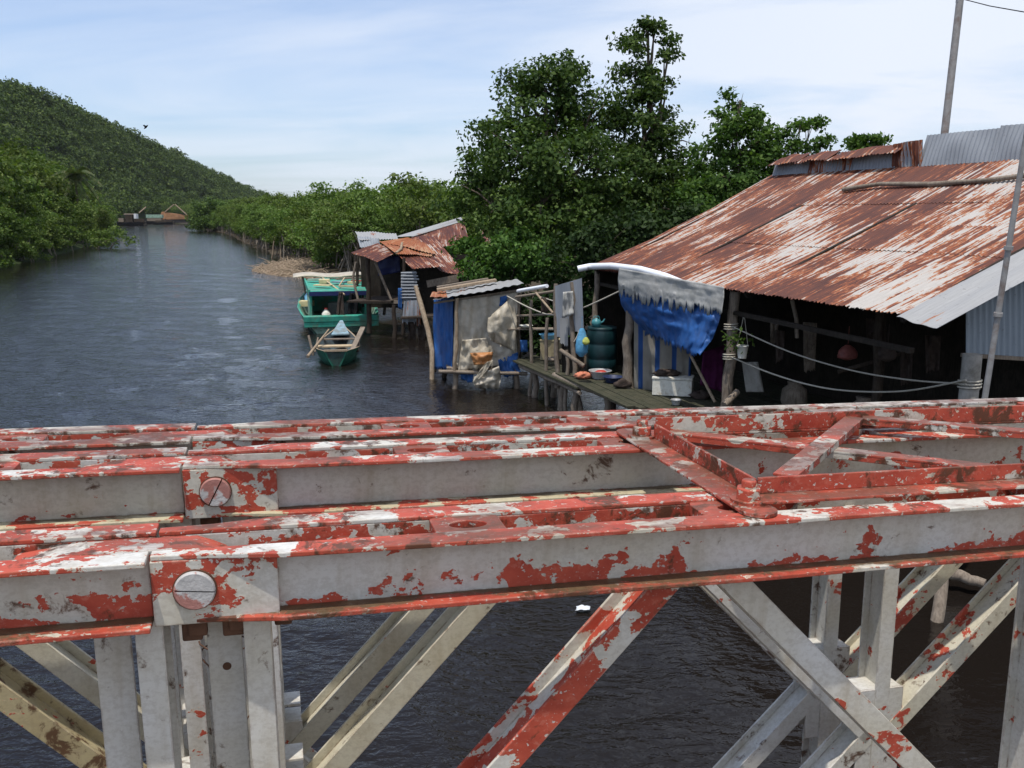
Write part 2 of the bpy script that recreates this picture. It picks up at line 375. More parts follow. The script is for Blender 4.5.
MT['leaf_hill']=leafmat('hill_forest_leaves',(.026,.052,.012),(.060,.104,.022),(.125,.18,.042),.25)
MT['frond']=leafmat('palm_frond',(.035,.06,.018),(.07,.09,.035),(.13,.125,.065),.3)
EXPO=0.28; SUNE=3.2; SKYSTR=0.122; CLOUD=(5.7,6.15,6.95,1)
# ------------------------------------------------------------------ world, sun, camera
SC.view_settings.view_transform='Standard'; SC.view_settings.look='None'; SC.view_settings.gamma=1; SC.view_settings.exposure=EXPO
SUN_EL=R(75); sd=Vector((-.38,-.80,0)).normalized()*math.cos(SUN_EL)+Vector((0,0,math.sin(SUN_EL)))
W=bpy.data.worlds.new('World'); SC.world=W; W.use_nodes=True
def build_world():
    t=W.node_tree; t.nodes.clear()
    def n(typ,ins=None,**pr):
        k=t.nodes.new(typ)
        for a,v in pr.items(): setattr(k,a,v)
        for a,v in (ins or {}).items():
            if isinstance(v,bpy.types.NodeSocket): t.links.new(v,k.inputs[a])
            else: k.inputs[a].default_value=v
        return k
    sky=n('ShaderNodeTexSky',sky_type='NISHITA',sun_disc=False,sun_elevation=SUN_EL,sun_rotation=math.atan2(sd.x,sd.y),air_density=1.0,dust_density=1.2,ozone_density=1.5)
    d=n('ShaderNodeTexCoord').outputs['Generated']
    s=n('ShaderNodeSeparateXYZ',{0:d}).outputs
    zz=n('ShaderNodeMath',{0:s[2],1:0.10},operation='ADD').outputs[0]; zz=n('ShaderNodeMath',{0:zz,1:.03},operation='MAXIMUM').outputs[0]
    px=n('ShaderNodeMath',{0:s[0],1:zz},operation='DIVIDE').outputs[0]; py=n('ShaderNodeMath',{0:s[1],1:zz},operation='DIVIDE').outputs[0]
    v=n('ShaderNodeCombineXYZ',{0:px,1:py,2:0.0}).outputs[0]
    v1=n('ShaderNodeMapping',{0:v,1:(2.3,.4,0),2:(0,0,R(25)),3:(.55,.9,1)}).outputs[0]
    a=n('ShaderNodeTexNoise',{'Vector':v1,'Scale':.9,'Detail':7.,'Roughness':.55,'Distortion':.6}).outputs[0]
    b=n('ShaderNodeTexNoise',{'Vector':v,'Scale':.22,'Detail':2.,'Roughness':.5}).outputs[0]
    f=n('ShaderNodeMath',{0:a,1:n('ShaderNodeMath',{0:b,1:.7},operation='MULTIPLY').outputs[0]},operation='ADD').outputs[0]
    r=n('ShaderNodeMapRange',{0:f,1:.60,2:.94,3:.20,4:1.0},clamp=True).outputs[0]
    # thin veil is thicker to the right of the river
    g=n('ShaderNodeMapRange',{0:s[0],1:-.55,2:.35,3:.5,4:1.0},clamp=True).outputs[0]
    r=n('ShaderNodeMath',{0:r,1:g},operation='MULTIPLY').outputs[0]
    tint=n('ShaderNodeMix',{0:.9,6:sky.outputs[0],7:(.80,.95,1.17,1)},data_type='RGBA',blend_type='MULTIPLY').outputs[2]
    m=n('ShaderNodeMix',{0:r,6:tint,7:CLOUD},data_type='RGBA').outputs[2]
    bg=n('ShaderNodeBackground',{0:m,1:SKYSTR})
    o=n('ShaderNodeOutputWorld',{0:bg.outputs[0]})
build_world()
sl=bpy.data.lights.new('sun','SUN'); sl.energy=SUNE; sl.angle=R(.7); sl.color=(1.0,.95,.87)
so=bpy.data.objects.new('sun',sl); COL.objects.link(so); so.rotation_euler=(-sd).to_track_quat('-Z','Y').to_euler(); so.location=(-20,-20,40)
cd=bpy.data.cameras.new('camera'); cam=bpy.data.objects.new('camera',cd); COL.objects.link(cam)
cd.sensor_fit='HORIZONTAL'; cd.sensor_width=36; cd.lens=FPX/1024*36; cd.clip_start=.05; cd.clip_end=20000
cam.location=(0,0,CAMH); cam.rotation_euler=(R(90)-PITCH,0,0); SC.camera=cam
SC.render.resolution_x=1024; SC.render.resolution_y=768
# ------------------------------------------------------------------ setting: water, banks, hill
def water_mat():
    M=Mat('river_water'); c=M.coord('Object')
    w2=M.noise(M.n('ShaderNodeMapping',{0:c,2:(0,0,R(-12)),3:(1.,1.7,1)}).outputs[0],6.0,3,.55,.4)
    sx=M.sep(c)
    far=M.n('ShaderNodeMapRange',{0:sx[1],1:15.,2:140.,3:1.0,4:.22}).outputs[0]
    lee=M.n('ShaderNodeMapRange',{0:M.math('ADD',sx[0],M.math('MULTIPLY',M.math('SUBTRACT',M.noise(c,.5,3),.5),3.)),1:1.0,2:3.0,3:1.0,4:.25}).outputs[0]
    w4=M.noise(M.n('ShaderNodeMapping',{0:c,2:(0,0,R(20)),3:(1.,1.5,1)}).outputs[0],2.3,4,.6,.5)
    mid=M.n('ShaderNodeMapRange',{0:sx[1],1:12.,2:26.,3:.15,4:1.0}).outputs[0]
    hh=M.math('ADD',M.math('MULTIPLY',w2,far),M.math('MULTIPLY',w4,M.math('MULTIPLY',mid,1.3)))
    M.bump(M.math('MULTIPLY',hh,lee),.60,.05)
    M.b.inputs['IOR'].default_value=1.33
    col=M.mix(M.noise(c,.07,3),(.0075,.0060,.0050),(.012,.0090,.0072))
    return M.fin(col,.03,.5)
def water_mesh():
    rng=np.random.default_rng(2)
    ny=720; Y=2.2*np.exp(np.linspace(0,math.log(540/2.2),ny))
    T=np.concatenate([-.68-np.geomspace(11,.006,60),np.linspace(-.68,.64,540),.64+np.geomspace(.006,11,60)]); nx=len(T)
    X=Y[:,None]*T[None,:]; YY=np.repeat(Y[:,None],nx,1)
    cell=np.maximum((Y*math.log(540/2.2)/ny)[:,None],Y[:,None]*np.gradient(T)[None,:])
    # wind patches and the calm lee beside the house
    g=np.zeros_like(X)
    for k in range(9):
        a=rng.uniform(0,6.28); L=rng.uniform(5,26); g+=np.sin((X*math.cos(a)+YY*math.sin(a))*6.283/L+rng.uniform(0,6.28))
    patch=np.clip(.9+.05*g,.75,1.1)
    lee=1-.80*np.clip((X+.5*np.sin(YY*1.3)+.4*np.sin(YY*3.1+1)-1.0)/2.0,0,1)*np.clip((26-YY)/6,0,1)
    wx=X+.35*np.sin(YY*.9+1)+.22*np.sin(X*1.7+YY*1.1); wy=YY+.3*np.sin(X*1.1+2)+.2*np.sin(YY*1.9-X*.7)
    Z=np.zeros_like(X)
    for k in range(34):
        L=.30*(4.2/.30)**(k/33); a=R(62)+rng.normal(0,.55)
        att=np.clip((L/cell-2.6)/2.2,0,1)
        Z+=att*np.sin((wx*math.cos(a)+wy*math.sin(a))*6.283/L+rng.uniform(0,6.28))*L*WAVE*(1.35 if L<1.3 else .42)
    Z*=patch*lee
    V=np.stack([X,YY,Z],axis=2).reshape(-1,3)
    big=np.array([[-6000,-300,-.16],[6000,-300,-.16],[6000,9000,-.16],[-6000,9000,-.16]])
    V=np.concatenate([V,big]).astype(np.float32)
    i=np.arange((ny-1)*(nx-1)); r=i//(nx-1); c=i%(nx-1); q0=r*nx+c
    F=np.stack([q0,q0+1,q0+nx+1,q0+nx],axis=1); F=np.concatenate([F,[[ny*nx,ny*nx+1,ny*nx+2,ny*nx+3]]]).astype(np.int32)
    me=bpy.data.meshes.new('water'); me.vertices.add(len(V)); me.vertices.foreach_set('co',V.reshape(-1))
    me.loops.add(F.size); me.loops.foreach_set('vertex_index',F.reshape(-1)); me.polygons.add(len(F))
    me.polygons.foreach_set('loop_start',np.arange(0,F.size,4,dtype=np.int32)); me.polygons.foreach_set('use_smooth',np.ones(len(F),dtype=bool))
    me.update(calc_edges=True); me.materials.append(water_mat())
    o=bpy.data.objects.new('water',me); COL.objects.link(o); return o
WAVE=.0033
tag(water_mesh(),kind='structure')
RB=[(13,-60),(12,0),(10.3,10),(8.6,16),(4.8,21),(1.6,25),(-.3,28),(-1.6,33),(-3.2,38),(-5.5,45),(-10,57),(-15.5,65),(-19,72),(-21,85),(-28,105),(-45,150),(-66,210),(-80,240),(-104,300),(-124,350),(-144,404),(-178,470),(-235,540),(-300,600)]
LB=[(-36,-60),(-37,0),(-40,50),(-43,75),(-50,99),(-68,150),(-98,215),(-133,287),(-168,350),(-192,430),(-207,500),(-216,600),(-228,1400)]
def lerp_bank(B,y):
    for (x0,y0),(x1,y1) in zip(B,B[1:]):
        if y0<=y<=y1: return x0+(x1-x0)*(y-y0)/(y1-y0)
    return B[-1][0] if y>B[-1][1] else B[0][0]
mud=plain('bank_mud',(.060,.046,.033),.35,1.5,.95,.1,.5,dirt=(.035,.04,.018))
mb=MB(); offs=[(-4,-1.5),(-1,-.15),(.6,.12),(2.5,.35),(8,.55),(30,.8),(120,1.2),(600,2),(4000,3)]
ys=[-60+i*4 for i in range(int(660/4)+1)]
vs=[]
for y in ys:
    bx=lerp_bank(RB,y)
    for o,z in offs: vs.append((bx+o+(fbm(y*.2,o,2)*1.2 if o<9 else 0),y+ (0 if o<500 else 0),z+fbm(y*.5,o*.6+5,2)*.15))
nr=len(offs)
mb.add(vs,[(j*nr+i,j*nr+i+1,(j+1)*nr+i+1,(j+1)*nr+i) for j in range(len(ys)-1) for i in range(nr-1)],smooth=True)
mb.add([(-300,600,1.2),(6000,600,2),(6000,8000,4),(-6000,8000,4),(-6000,640,1.2),(-600,640,1.2)],[(0,1,2,3,4,5)])
tag(mb.build('ground',mud),kind='structure')
def ridge(y): 
    P_=[(0,66),(200,66),(330,65),(450,63),(508,59),(593,52),(702,38),(860,23),(950,12),(1100,4),(1300,2)]
    for (a,za),(b,zb) in zip(P_,P_[1:]):
        if a<=y<=b: return za+(zb-za)*(y-a)/(b-a)
    return 2
def ridge_x(y): return -258 - max(0,(y-900))*.05 - max(0,(380-y))*.12
def hill_z(x,y):
    bx=lerp_bank(LB,y); d=bx-x
    if d<0: return max(-1.5,d*.4)
    D=max(40,bx-ridge_x(y))
    t=min(d/D,2.2)
    if t<=1: k=t*t*(3-2*t); k=k*.75+t*.25
    else: k=1-.5*(t-1)**2
    return min(.4,d*.3)+ridge(y)*max(0,k)*1.0+fbm(x*.02,y*.02,3)*6*min(1,t)
mb=MB(); vs=[]; nx=46; ys=[-60+i*12 for i in range(112)]
for y in ys:
    bx=lerp_bank(LB,y)
    for i in range(nx):
        d=-3+ (i/(nx-1))**1.6*560; vs.append((bx-d,y,hill_z(bx-d,y)))
mb.add(vs,[(j*nx+i,(j+1)*nx+i,(j+1)*nx+i+1,j*nx+i+1) for j in range(len(ys)-1) for i in range(nx-1)],smooth=True)
tag(mb.build('hill',plain('hill_ground',(.035,.05,.02),.4,.05,.95,.1,0)),kind='structure')
# ------------------------------------------------------------------ foliage
def quads_mesh(name, V, mat):
    n=V.shape[0]; me=bpy.data.meshes.new(name)
    me.vertices.add(n*4); me.vertices.foreach_set('co',V.reshape(-1).astype(np.float32))
    me.loops.add(n*4); me.loops.foreach_set('vertex_index',np.arange(n*4,dtype=np.int32))
    me.polygons.add(n); me.polygons.foreach_set('loop_start',np.arange(0,n*4,4,dtype=np.int32))
    me.update(calc_edges=True); me.validate()
    me.materials.append(mat); return me
def leaf_quads(rng,P,Nrm,size,jit=.8,aspect=.55,var=.35):
    n=len(P); nr=Nrm+rng.normal(0,jit,(n,3)); nr/=np.linalg.norm(nr,axis=1,keepdims=True)+1e-9
    a=np.cross(nr,rng.normal(0,1,(n,3))); a/=np.linalg.norm(a,axis=1,keepdims=True)+1e-9
    b=np.cross(nr,a); s=(size*(1+rng.uniform(-var,var,n)))[:,None]
    a=a*s*.5; b=b*s*.5*aspect
    fold=nr*s*.10
    return np.stack([P-a,P-b*1.0+fold,P+a,P+b*1.0+fold],axis=1)
def crown_verts(seed,lobes,twigs,per,size,spread,inner=.35,up=.35,jit=.75,aspect=.55):
    """leaves sit in tufts, tufts sit round the limbs: gaps between tufts stay open"""
    rng=np.random.default_rng(seed)
    C=np.array([l[0] for l in lobes],float); Rr=np.array([l[1] if hasattr(l[1],'__len__') else (l[1],)*3 for l in lobes],float)
    w=(Rr.prod(axis=1))**(2/3); w/=w.sum()
    nt=max(8,twigs//9)
    k=rng.choice(len(lobes),nt,p=w)
    d=rng.normal(0,1,(nt,3)); d/=np.linalg.norm(d,axis=1,keepdims=True)
    rad=inner+(1.04-inner)*rng.uniform(0,1,nt)**.5
    T=C[k]+d*Rr[k]*rad[:,None]
    ts=(Rr[k].mean(axis=1)*rng.uniform(.14,.28,nt))[:,None]
    tw=np.repeat(np.arange(nt),9)
    q=np.clip(rng.normal(0,1,(len(tw),3)),-1.7,1.7)
    T2=T[tw]+q*ts[tw]*np.array([1,1,.62]); N2=d[tw]*.5+q*.35+np.array([0,0,up])
    nP=np.repeat(T2,per,axis=0)+np.clip(rng.normal(0,1,(len(T2)*per,3)),-1.8,1.8)*spread*np.array([1,1,.6])
    nN=np.repeat(N2,per,axis=0)+np.array([0,0,.25])
    return leaf_quads(rng,nP,nN,size,jit,aspect)
def tree_trunk(base,top,r,lobes,seed,nl=10,thin=.25):
    """tapered trunk with limbs into the crown lobes"""
    rn=random.Random(seed); mb=MB(); base=Vector(base); top=Vector(top); pts=[]
    n=7
    for i in range(n+1):
        t=i/n; p=base.lerp(top,t)+Vector((rn.uniform(-1,1),rn.uniform(-1,1),0))*r*.9*math.sin(t*3.1); pts.append(p)
    mb.tube(pts,[r*(1.25 if i==0 else 1-.8*i/n) for i in range(n+1)],9)
    for k,l in enumerate(lobes[:nl]):
        c=Vector(l[0]); t=rn.uniform(.35,.85); s=base.lerp(top,t); m=s.lerp(c,.5)+Vector((0,0,-.1*(c-s).length))
        mb.tube([s,m,c],[r*.45*(1-t*.5),r*.3,r*.08],6)
        for q in range(3):
            e=c+Vector((rn.uniform(-1,1),rn.uniform(-1,1),rn.uniform(-.4,1)))*(l[1] if not hasattr(l[1],'__len__') else l[1][0])*.8
            mb.tube([m.lerp(c,.6),(m.lerp(c,.6)+e)/2+Vector((0,0,.1)),e],[r*.2,r*.12,r*.03],5)
    return mb
def forest_stuff(name,label,cat,pts,mat,seed,nq,qs):
    """pts: (x,y,z,rx,rz) crowns seen as one mass"""
    rng=np.random.default_rng(seed); out=[]
    for (x,y,z,rx,rz) in pts:
        n=nq; d=rng.normal(0,1,(n,3)); d/=np.linalg.norm(d,axis=1,keepdims=True); d[:,2]=np.where(d[:,2]<-.35,-d[:,2],d[:,2])
        a=rng.uniform(0,6.28,3)
        lump=1+.18*np.sin(d[:,0]*4+a[0])*np.sin(d[:,1]*4+a[1])+.12*np.sin(d[:,2]*6+a[2])
        rad=(.72+.28*rng.uniform(0,1,n)**.5)*lump
        Pp=np.array([x,y,z])+d*rad[:,None]*np.array([rx,rx,rz])
        out.append(leaf_quads(rng,Pp,d+np.array([0,0,.3]),qs*rx,.6,.8))
    V=np.concatenate(out); me=quads_mesh(name,V,mat); o=bpy.data.objects.new(name,me); COL.objects.link(o)
    return tag(o,label,cat,kind='stuff')
rn=random.Random(5)
pts=[]
# hill forest: denser where it faces the river
while len(pts)<5200:
    y=rn.uniform(130,1000); bx=lerp_bank(LB,y); d=rn.uniform(14 if y<330 else .5,1.25*max(60,bx-ridge_x(y))); x=bx-d
    z=hill_z(x,y); r=rn.uniform(2.6,5.2)*(1.15 if rn.random()<.15 else 1)
    pts.append((x,y,z+r*.9+rn.uniform(0,2.0),r,r*rn.uniform(.85,1.25)))
forest_stuff('hill_forest','dark green forest covering the whole hillside left of the river','forest',pts,MT['leaf_hill'],11,150,.24)
# ---- mangrove variants
def mangrove(seed,h,w,mat,n,size=.3,label='',cat='mangrove tree',group=None,loc=(0,0,0),nst=5,name='mangrove_tree',low=.15):
    rr=random.Random(seed)
    t=thing(name,label,cat,loc,group)
    lobes=[]
    for i in range(9):
        a=rr.uniform(0,6.28); q=rr.uniform(.1,1)*w*.62; z=rr.uniform(h*(low+.15),h*.85)
        lobes.append(((q*math.cos(a),q*math.sin(a),z),(w*rr.uniform(.26,.42),w*rr.uniform(.26,.42),h*rr.uniform(.12,.22))))
    lobes.append(((0,0,h*.80),(w*.30,w*.30,h*.2)))
    V=crown_verts(seed,lobes,n//10,10,size,w*.075,.25,.4,.8,.62)
    me=quads_mesh('crown',V,mat); c=bpy.data.objects.new('crown',me); COL.objects.link(c); c.parent=t
    mb=MB()
    for i in range(nst):
        a=rr.uniform(0,6.28); b=Vector((math.cos(a),math.sin(a),0))*w*rr.uniform(.05,.38)
        l=lobes[rr.randrange(len(lobes))][0]
        e=Vector(l)*.9; m=b.lerp(e,.5)+Vector((rr.uniform(-.3,.3),rr.uniform(-.3,.3),.3))
        b.z=-.5
        mb.tube([b,m,e],[.085,.06,.03],6)
    tr=mb.build('trunk',MT['barkpale'],t)
    return t
GR='mangroves lining the right bank'; LR='bushy green mangrove in the dense belt lining the right bank beyond the huts'
protoR=[mangrove(100+i,rn.uniform(6.2,7.6),rn.uniform(3.8,5.0),MT['leaf_man'],4400,.27,LR,group=GR,nst=9,low=.10) for i in range(6)]
used=0
def put(pr,x,y,z,s,label=None,group=None):
    global used
    o=copy_tree(pr)
    o.location=(x,y,z); o.rotation_euler=(0,0,rn.uniform(0,6.28)); o.scale=(s*rn.uniform(.9,1.15),s*rn.uniform(.9,1.15),s)
    if label: o['label']=label
    if group: o['group']=group
    return o
cnt=0
# front belt following the bank, then rows behind it
y=62.0
spots=[]
while y<330:
    bx=lerp_bank(RB,y)
    for row in range(5):
        d=(1.2 if row==0 else row*4.4)+rn.uniform(-.8,.8)
        spots.append((bx+d+(3.2 if y<86 else 0),y+rn.uniform(-1.2,1.2),row))
    y+=3.3 if y<130 else 5.2
for k,(x,yy,row) in enumerate(spots):
    s=rn.uniform(.80,1.08)*(.78 if row==0 else 1)*(1+max(0,yy-90)*.0008)
    if k<6:
        o=protoR[k]; o.location=(x,yy,.2); o.scale=(s,s,s)
    else: put(protoR[rn.randrange(6)],x,yy,.2,s)
# the wide belt farther inland, seen from above as one canopy
pts=[]
for k in range(2600):
    yy=rn.uniform(60,520); bx=lerp_bank(RB,yy); d=18+rn.random()**1.3*(120+yy*.5); r=rn.uniform(1.8,3.2)
    if bx+d>34+yy*.5: continue
    pts.append((bx+d,yy,4.2+rn.uniform(-.9,1.1)+max(0,yy-120)*.006,r,r*1.1))
forest_stuff('mangrove_forest','wide light green mangrove canopy stretching inland behind the right bank','forest',pts,MT['leaf_man'],12,150,.20)
# lone rounded tree at the point where the river bends
t=mangrove(300,9.0,8.4,MT['leaf_hill'],5200,.55,'dark rounded mangrove standing alone at the river bend by the far boats','mangrove tree',loc=(-79.0,236,0),low=.02)
# left bank trees
LL='tall bushy green tree in the bank growth along the left shore'; GL='trees along the left bank'
protoL=[mangrove(200+i,rn.uniform(8.5,11.0),rn.uniform(5.5,7.5),MT['leaf_bank'],4600,.42,LL,'tree',GL,nst=6,name='bank_tree',low=.02) for i in range(5)]
k=0; y=58.0
while y<340:
    bx=lerp_bank(LB,y)
    for row in range(4):
        d=1.6+row*5.0+rn.uniform(-1,1)
        s=(rn.uniform(.45,.68) if row==0 else rn.uniform(.80,1.0)+(.30 if row>1 else 0))
        if row==1: s*=1.2
        if y>150: s*=1.1
        if k<5: o=protoL[k]; o.location=(bx-d,y,.1); o.scale=(s,s,s)
        else: put(protoL[rn.randrange(5)],bx-d,y+rn.uniform(-1.5,1.5),.1+row*.3,s)
        k+=1
    y+=4.2 if y<140 else 6.5
# low bush leaning out over the water on the left
mangrove(400,2.4,6.0,MT['leaf_bank'],1500,.34,'low bush leaning out over the water from the left bank','bush',loc=(-53.5,118,0),name='bush',low=0)
# palm with drooping fronds
def palm():
    b=aty(74,200,128); b.z=3.0; t=thing('palm_tree','palm with drooping yellowed fronds among the left bank trees','palm tree',b)
    top=Vector((b.x+.4,b.y,aty(74,174,128).z))
    mb=MB(); mb.tube([b,b.lerp(top,.5)+Vector((.3,0,0)),top],[.22,.17,.14],8); part(mb,'trunk',MT['bark'],t)
    rng=np.random.default_rng(3); Q=[]
    for i in range(22):
        a=i*2.4; el=.95-.09*i; L=3.6
        dirv=np.array([math.cos(a)*math.cos(el),math.sin(a)*math.cos(el),math.sin(el)])
        for j in range(26):
            tt=(j+1)/26; p=np.array(top-b)+dirv*L*tt+np.array([0,0,-2.3*tt*tt])
            side=np.cross(dirv,[0,0,1]); side/=np.linalg.norm(side)
            for sg in (-1,1):
                e=p+side*sg*.75*(1-tt*.6)+np.array([0,0,-.35]); w=dirv*.10
                Q.append([p-w,p+w,e+w*.3,e-w*.3])
    me=quads_mesh('crown',np.array(Q),MT['frond']); c=bpy.data.objects.new('crown',me); COL.objects.link(c); c.parent=t
palm()
# ---- the big trees behind the huts
def big_tree(name,label,base,top,r,lobes,twigs,per,size,mat,seed,spread=.28):
    t=thing(name,label,'tree',base)
    rel=[((Vector(c)-Vector(base)),rad) for c,rad in lobes]
    V=crown_verts(seed,[((c.x,c.y,c.z),rad) for c,rad in rel],twigs,per,size,spread,.30,.35,.8,.6)
    me=quads_mesh('crown',V,mat); c=bpy.data.objects.new('crown',me); COL.objects.link(c); c.parent=t
    mb=tree_trunk((0,0,0),Vector(top)-Vector(base),r,[((c.x,c.y,c.z),rad) for c,rad in rel],seed,16)
    mb.build('trunk',MT['bark'],t)
    return t
def lob(px,py,Y,r,rz=None): return (aty(px,py,Y),(r,r,rz or r*.85))
YA=29.0
A=[lob(545,100,YA,1.25),lob(505,125,YA,1.15),lob(585,118,YA+.5,1.35),lob(484,165,YA,.85),lob(530,160,YA-1.2,1.5),lob(580,170,YA-1,1.5),lob(485,205,YA-1,1.2),lob(540,215,YA-1.8,1.5),lob(595,215,YA-1.2,1.4),lob(520,85,YA+.5,.75),lob(560,75,YA,.7),lob(472,185,YA+.5,.7),lob(510,240,YA-1,.9),lob(560,250,YA-1,1.2),lob(610,150,YA+1,1.2)]
big_tree('broad_tree','broad dense dark green tree standing behind the tarp hut',(1.3,YA,.4),aty(545,90,YA),.24,A,2500,13,.15,MT['leaf_big'],21,.17)
B=[lob(648,30,YA+.5,.62),lob(655,24,YA+.5,.4),lob(640,60,YA+.5,.85),lob(668,52,YA+.5,.55),lob(632,92,YA+.5,.85),lob(665,95,YA,.8),lob(645,130,YA,1.05),lob(675,150,YA,.9),lob(635,175,YA-.5,1.2),lob(680,195,YA-.5,1.0),lob(650,215,YA-.8,1.25),lob(690,225,YA-.5,.9),lob(630,250,YA,1.1)]
big_tree('tall_tree','tallest tree with a narrow leafy top above the other trees',(4.6,YA+.5,.4),aty(648,28,YA+.5),.17,B,1350,12,.145,MT['leaf_big'],22,.15)
Cc=[lob(738,98,27,.35),lob(730,120,27,.6),lob(752,125,27,.5),lob(742,145,26.5,.8),lob(715,155,27,.7),lob(768,165,27,.65),lob(730,185,26.5,1.0),lob(705,190,27,.8),lob(755,200,27,.8),lob(700,215,26,.9)]
big_tree('leafy_tree','medium tree with a pointed top just left of the house ridge',(6.6,27,.5),aty(740,100,27),.12,Cc,1100,12,.145,MT['leaf_mid'],23,.14)
Dd=[lob(810,122,27.5,.30),lob(795,135,27,.45),lob(778,150,27,.5),lob(815,145,27,.35),lob(790,165,27,.6),lob(770,185,27,.6)]
big_tree('sparse_tree','sparse pale green tree with thin branches at the left end of the ridge',(8.3,27,.5),aty(800,125,27),.08,Dd,330,11,.14,MT['leaf_mid'],24,.14)
Ee=[lob(858,141,30,.26),lob(882,138,30,.28),lob(870,150,30,.4)]
big_tree('tree','small tree top just showing above the house ridge',(12.1,30,.5),aty(870,140,30),.07,Ee,70,11,.17,MT['leaf_mid'],25,.16)
Ff=[lob(474,248,27,.55),lob(495,262,26.5,.75),lob(472,265,26.5,.4),lob(520,255,26,.8),lob(540,265,26,.7)]
big_tree('shrub','leafy shrub between the rusty hut and the tarp hut',(-.6,26.8,.2),aty(490,250,26.8),.07,Ff,620,12,.14,MT['leaf_mid'],26,.14)
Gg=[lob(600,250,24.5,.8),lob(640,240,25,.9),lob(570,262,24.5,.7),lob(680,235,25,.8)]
big_tree('undergrowth_tree','low shaded tree crowding the left end of the house',(3.0,25,.3),aty(620,245,25),.08,Gg,620,12,.15,MT['leaf_shade_toned'],27,.16)
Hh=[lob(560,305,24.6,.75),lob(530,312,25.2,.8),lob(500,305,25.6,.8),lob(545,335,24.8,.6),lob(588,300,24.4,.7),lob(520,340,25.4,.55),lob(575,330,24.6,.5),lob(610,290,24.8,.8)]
big_tree('shrub','dark shaded shrubs filling the gap behind the drying rack','shrub',(1.2,25.6,.2)) if False else big_tree('thicket','dark shaded thicket filling the gap behind the drying rack',(1.4,25.4,.2),aty(545,310,25.2),.06,Hh,800,12,.15,MT['leaf_shade_toned'],28,.16)
# ------------------------------------------------------------------ cloth helper
def cloth(Lp,Rp,Y,nu=18,nv=18,amp=.06,seed=0,freq=5,fringe=0,Y2=None,belly=0):
    """sheet between a left and a right edge, both lists of (px,py[,Y]) going down; wrinkled, real thickness is added by solidify"""
    def along(E,t):
        n=len(E)-1; k=min(int(t*n),n-1); f=t*n-k; a,b=E[k],E[k+1]
        g=lambda e:(e[2] if len(e)>2 else None)
        return a[0]*(1-f)+b[0]*f,a[1]*(1-f)+b[1]*f
    Yr=Y2 if Y2 is not None else Y
    def fn(u,v):
        l=along(Lp,v); r=along(Rp,v); px=l[0]*(1-u)+r[0]*u; py=l[1]*(1-u)+r[1]*u
        if fringe and v>.999: py+=fringe*(h2(round(u*nu),seed)-.3)
        if fringe and .7<v<.999: py+=fringe*.3*(h2(round(u*nu),seed)-.5)
        yy=Y*(1-u)+Yr*u
        d=fbm(u*freq+seed,v*freq*.8+seed*2,4)*amp+fbm(u*freq*2.6+seed,v*1.3+seed,3)*amp*.7
        return aty(px,py,yy+d-belly*math.sin(v*3.14)*math.sin(u*3.14))
    return MB().grid(fn,nu,nv)
def solid(o,t=.008):
    m=o.modifiers.new('thickness','SOLIDIFY'); m.thickness=t; m.offset=0; return o
def P3(px,py,Y): return aty(px,py,Y)
def stick(pts,r,n=7):
    return MB().tube([aty(*p) for p in pts],r,n)
def log(p,q,r0,r1,seed=0,n=8,wob=.04):
    p=Vector(p);q=Vector(q);rr=random.Random(seed);k=6
    return MB().tube([p.lerp(q,i/k)+Vector((rr.uniform(-1,1),rr.uniform(-1,1),0))*wob*(0 if i in(0,k) else 1) for i in range(k+1)],[r0+(r1-r0)*i/k for i in range(k+1)],n)
# ------------------------------------------------------------------ the big house on stilts
E2=Vector((1.83,21,0)); AX=Vector((.307,-.952,0)); UX=Vector((.952,.307,0))
def hp(a,u,z): 
    v=E2+AX*a+UX*u; return Vector((v.x,v.y,z))
def rz(u,a=0): return 3.27+2.12*u/4.8 -.10*math.sin(min(u/4.8,1)*3.14)
hb=hp(5,2,0)
house=thing('house','large stilt house under a rusty corrugated roof, open and dark below','house',hb)
def roof_course(u0,u1,a0,a1,lift,seed,rag=.03,du=0):
    mb=MB()
    mb.corr(hp(a0,u0,rz(u0)+lift),hp(a1,u0,rz(u0)+lift),hp(a1,u1,rz(u1)+lift),hp(a0,u1,rz(u1)+lift),pitch=.088,amp=.012,nv=8,rag=rag,seed=seed,uoff=a0,voff=u0,bend=.010)
    return mb
k=0
for (u0,u1,l) in ((-.05,1.78,.0),(1.66,3.40,.014),(3.30,4.86,.028)):
    for (a0,a1,m,l2) in ((-.05,3.3,'roof_a',.006),(3.15,6.9,'roof_b',.0),(6.75,10.45,'roof_c',.006)):
        k+=1; part(roof_course(u0,u1,a0,a1,l+l2,k,.05 if u0<1 else .02),'roof_sheet',MT[m],house)
# pale bent sheet along the near rake
part(MB().corr(hp(10.36,-.22,rz(-.22)+.05),hp(10.95,-.14,rz(-.1)-.07),hp(10.9,3.2,rz(3.2)-.05),hp(10.36,3.2,rz(3.2)+.075),pitch=.30,amp=.010,nv=8,bend=.03,seed=90),'rake_flashing',MT['galv_pale'],house)
part(MB().corr(hp(-.1,4.9,rz(4.8)-.0),hp(10.6,4.9,rz(4.8)-.0),hp(10.6,6.9,4.6),hp(-.1,6.9,4.6),pitch=.1,nv=4),'back_roof',MT['roof_b'],house)
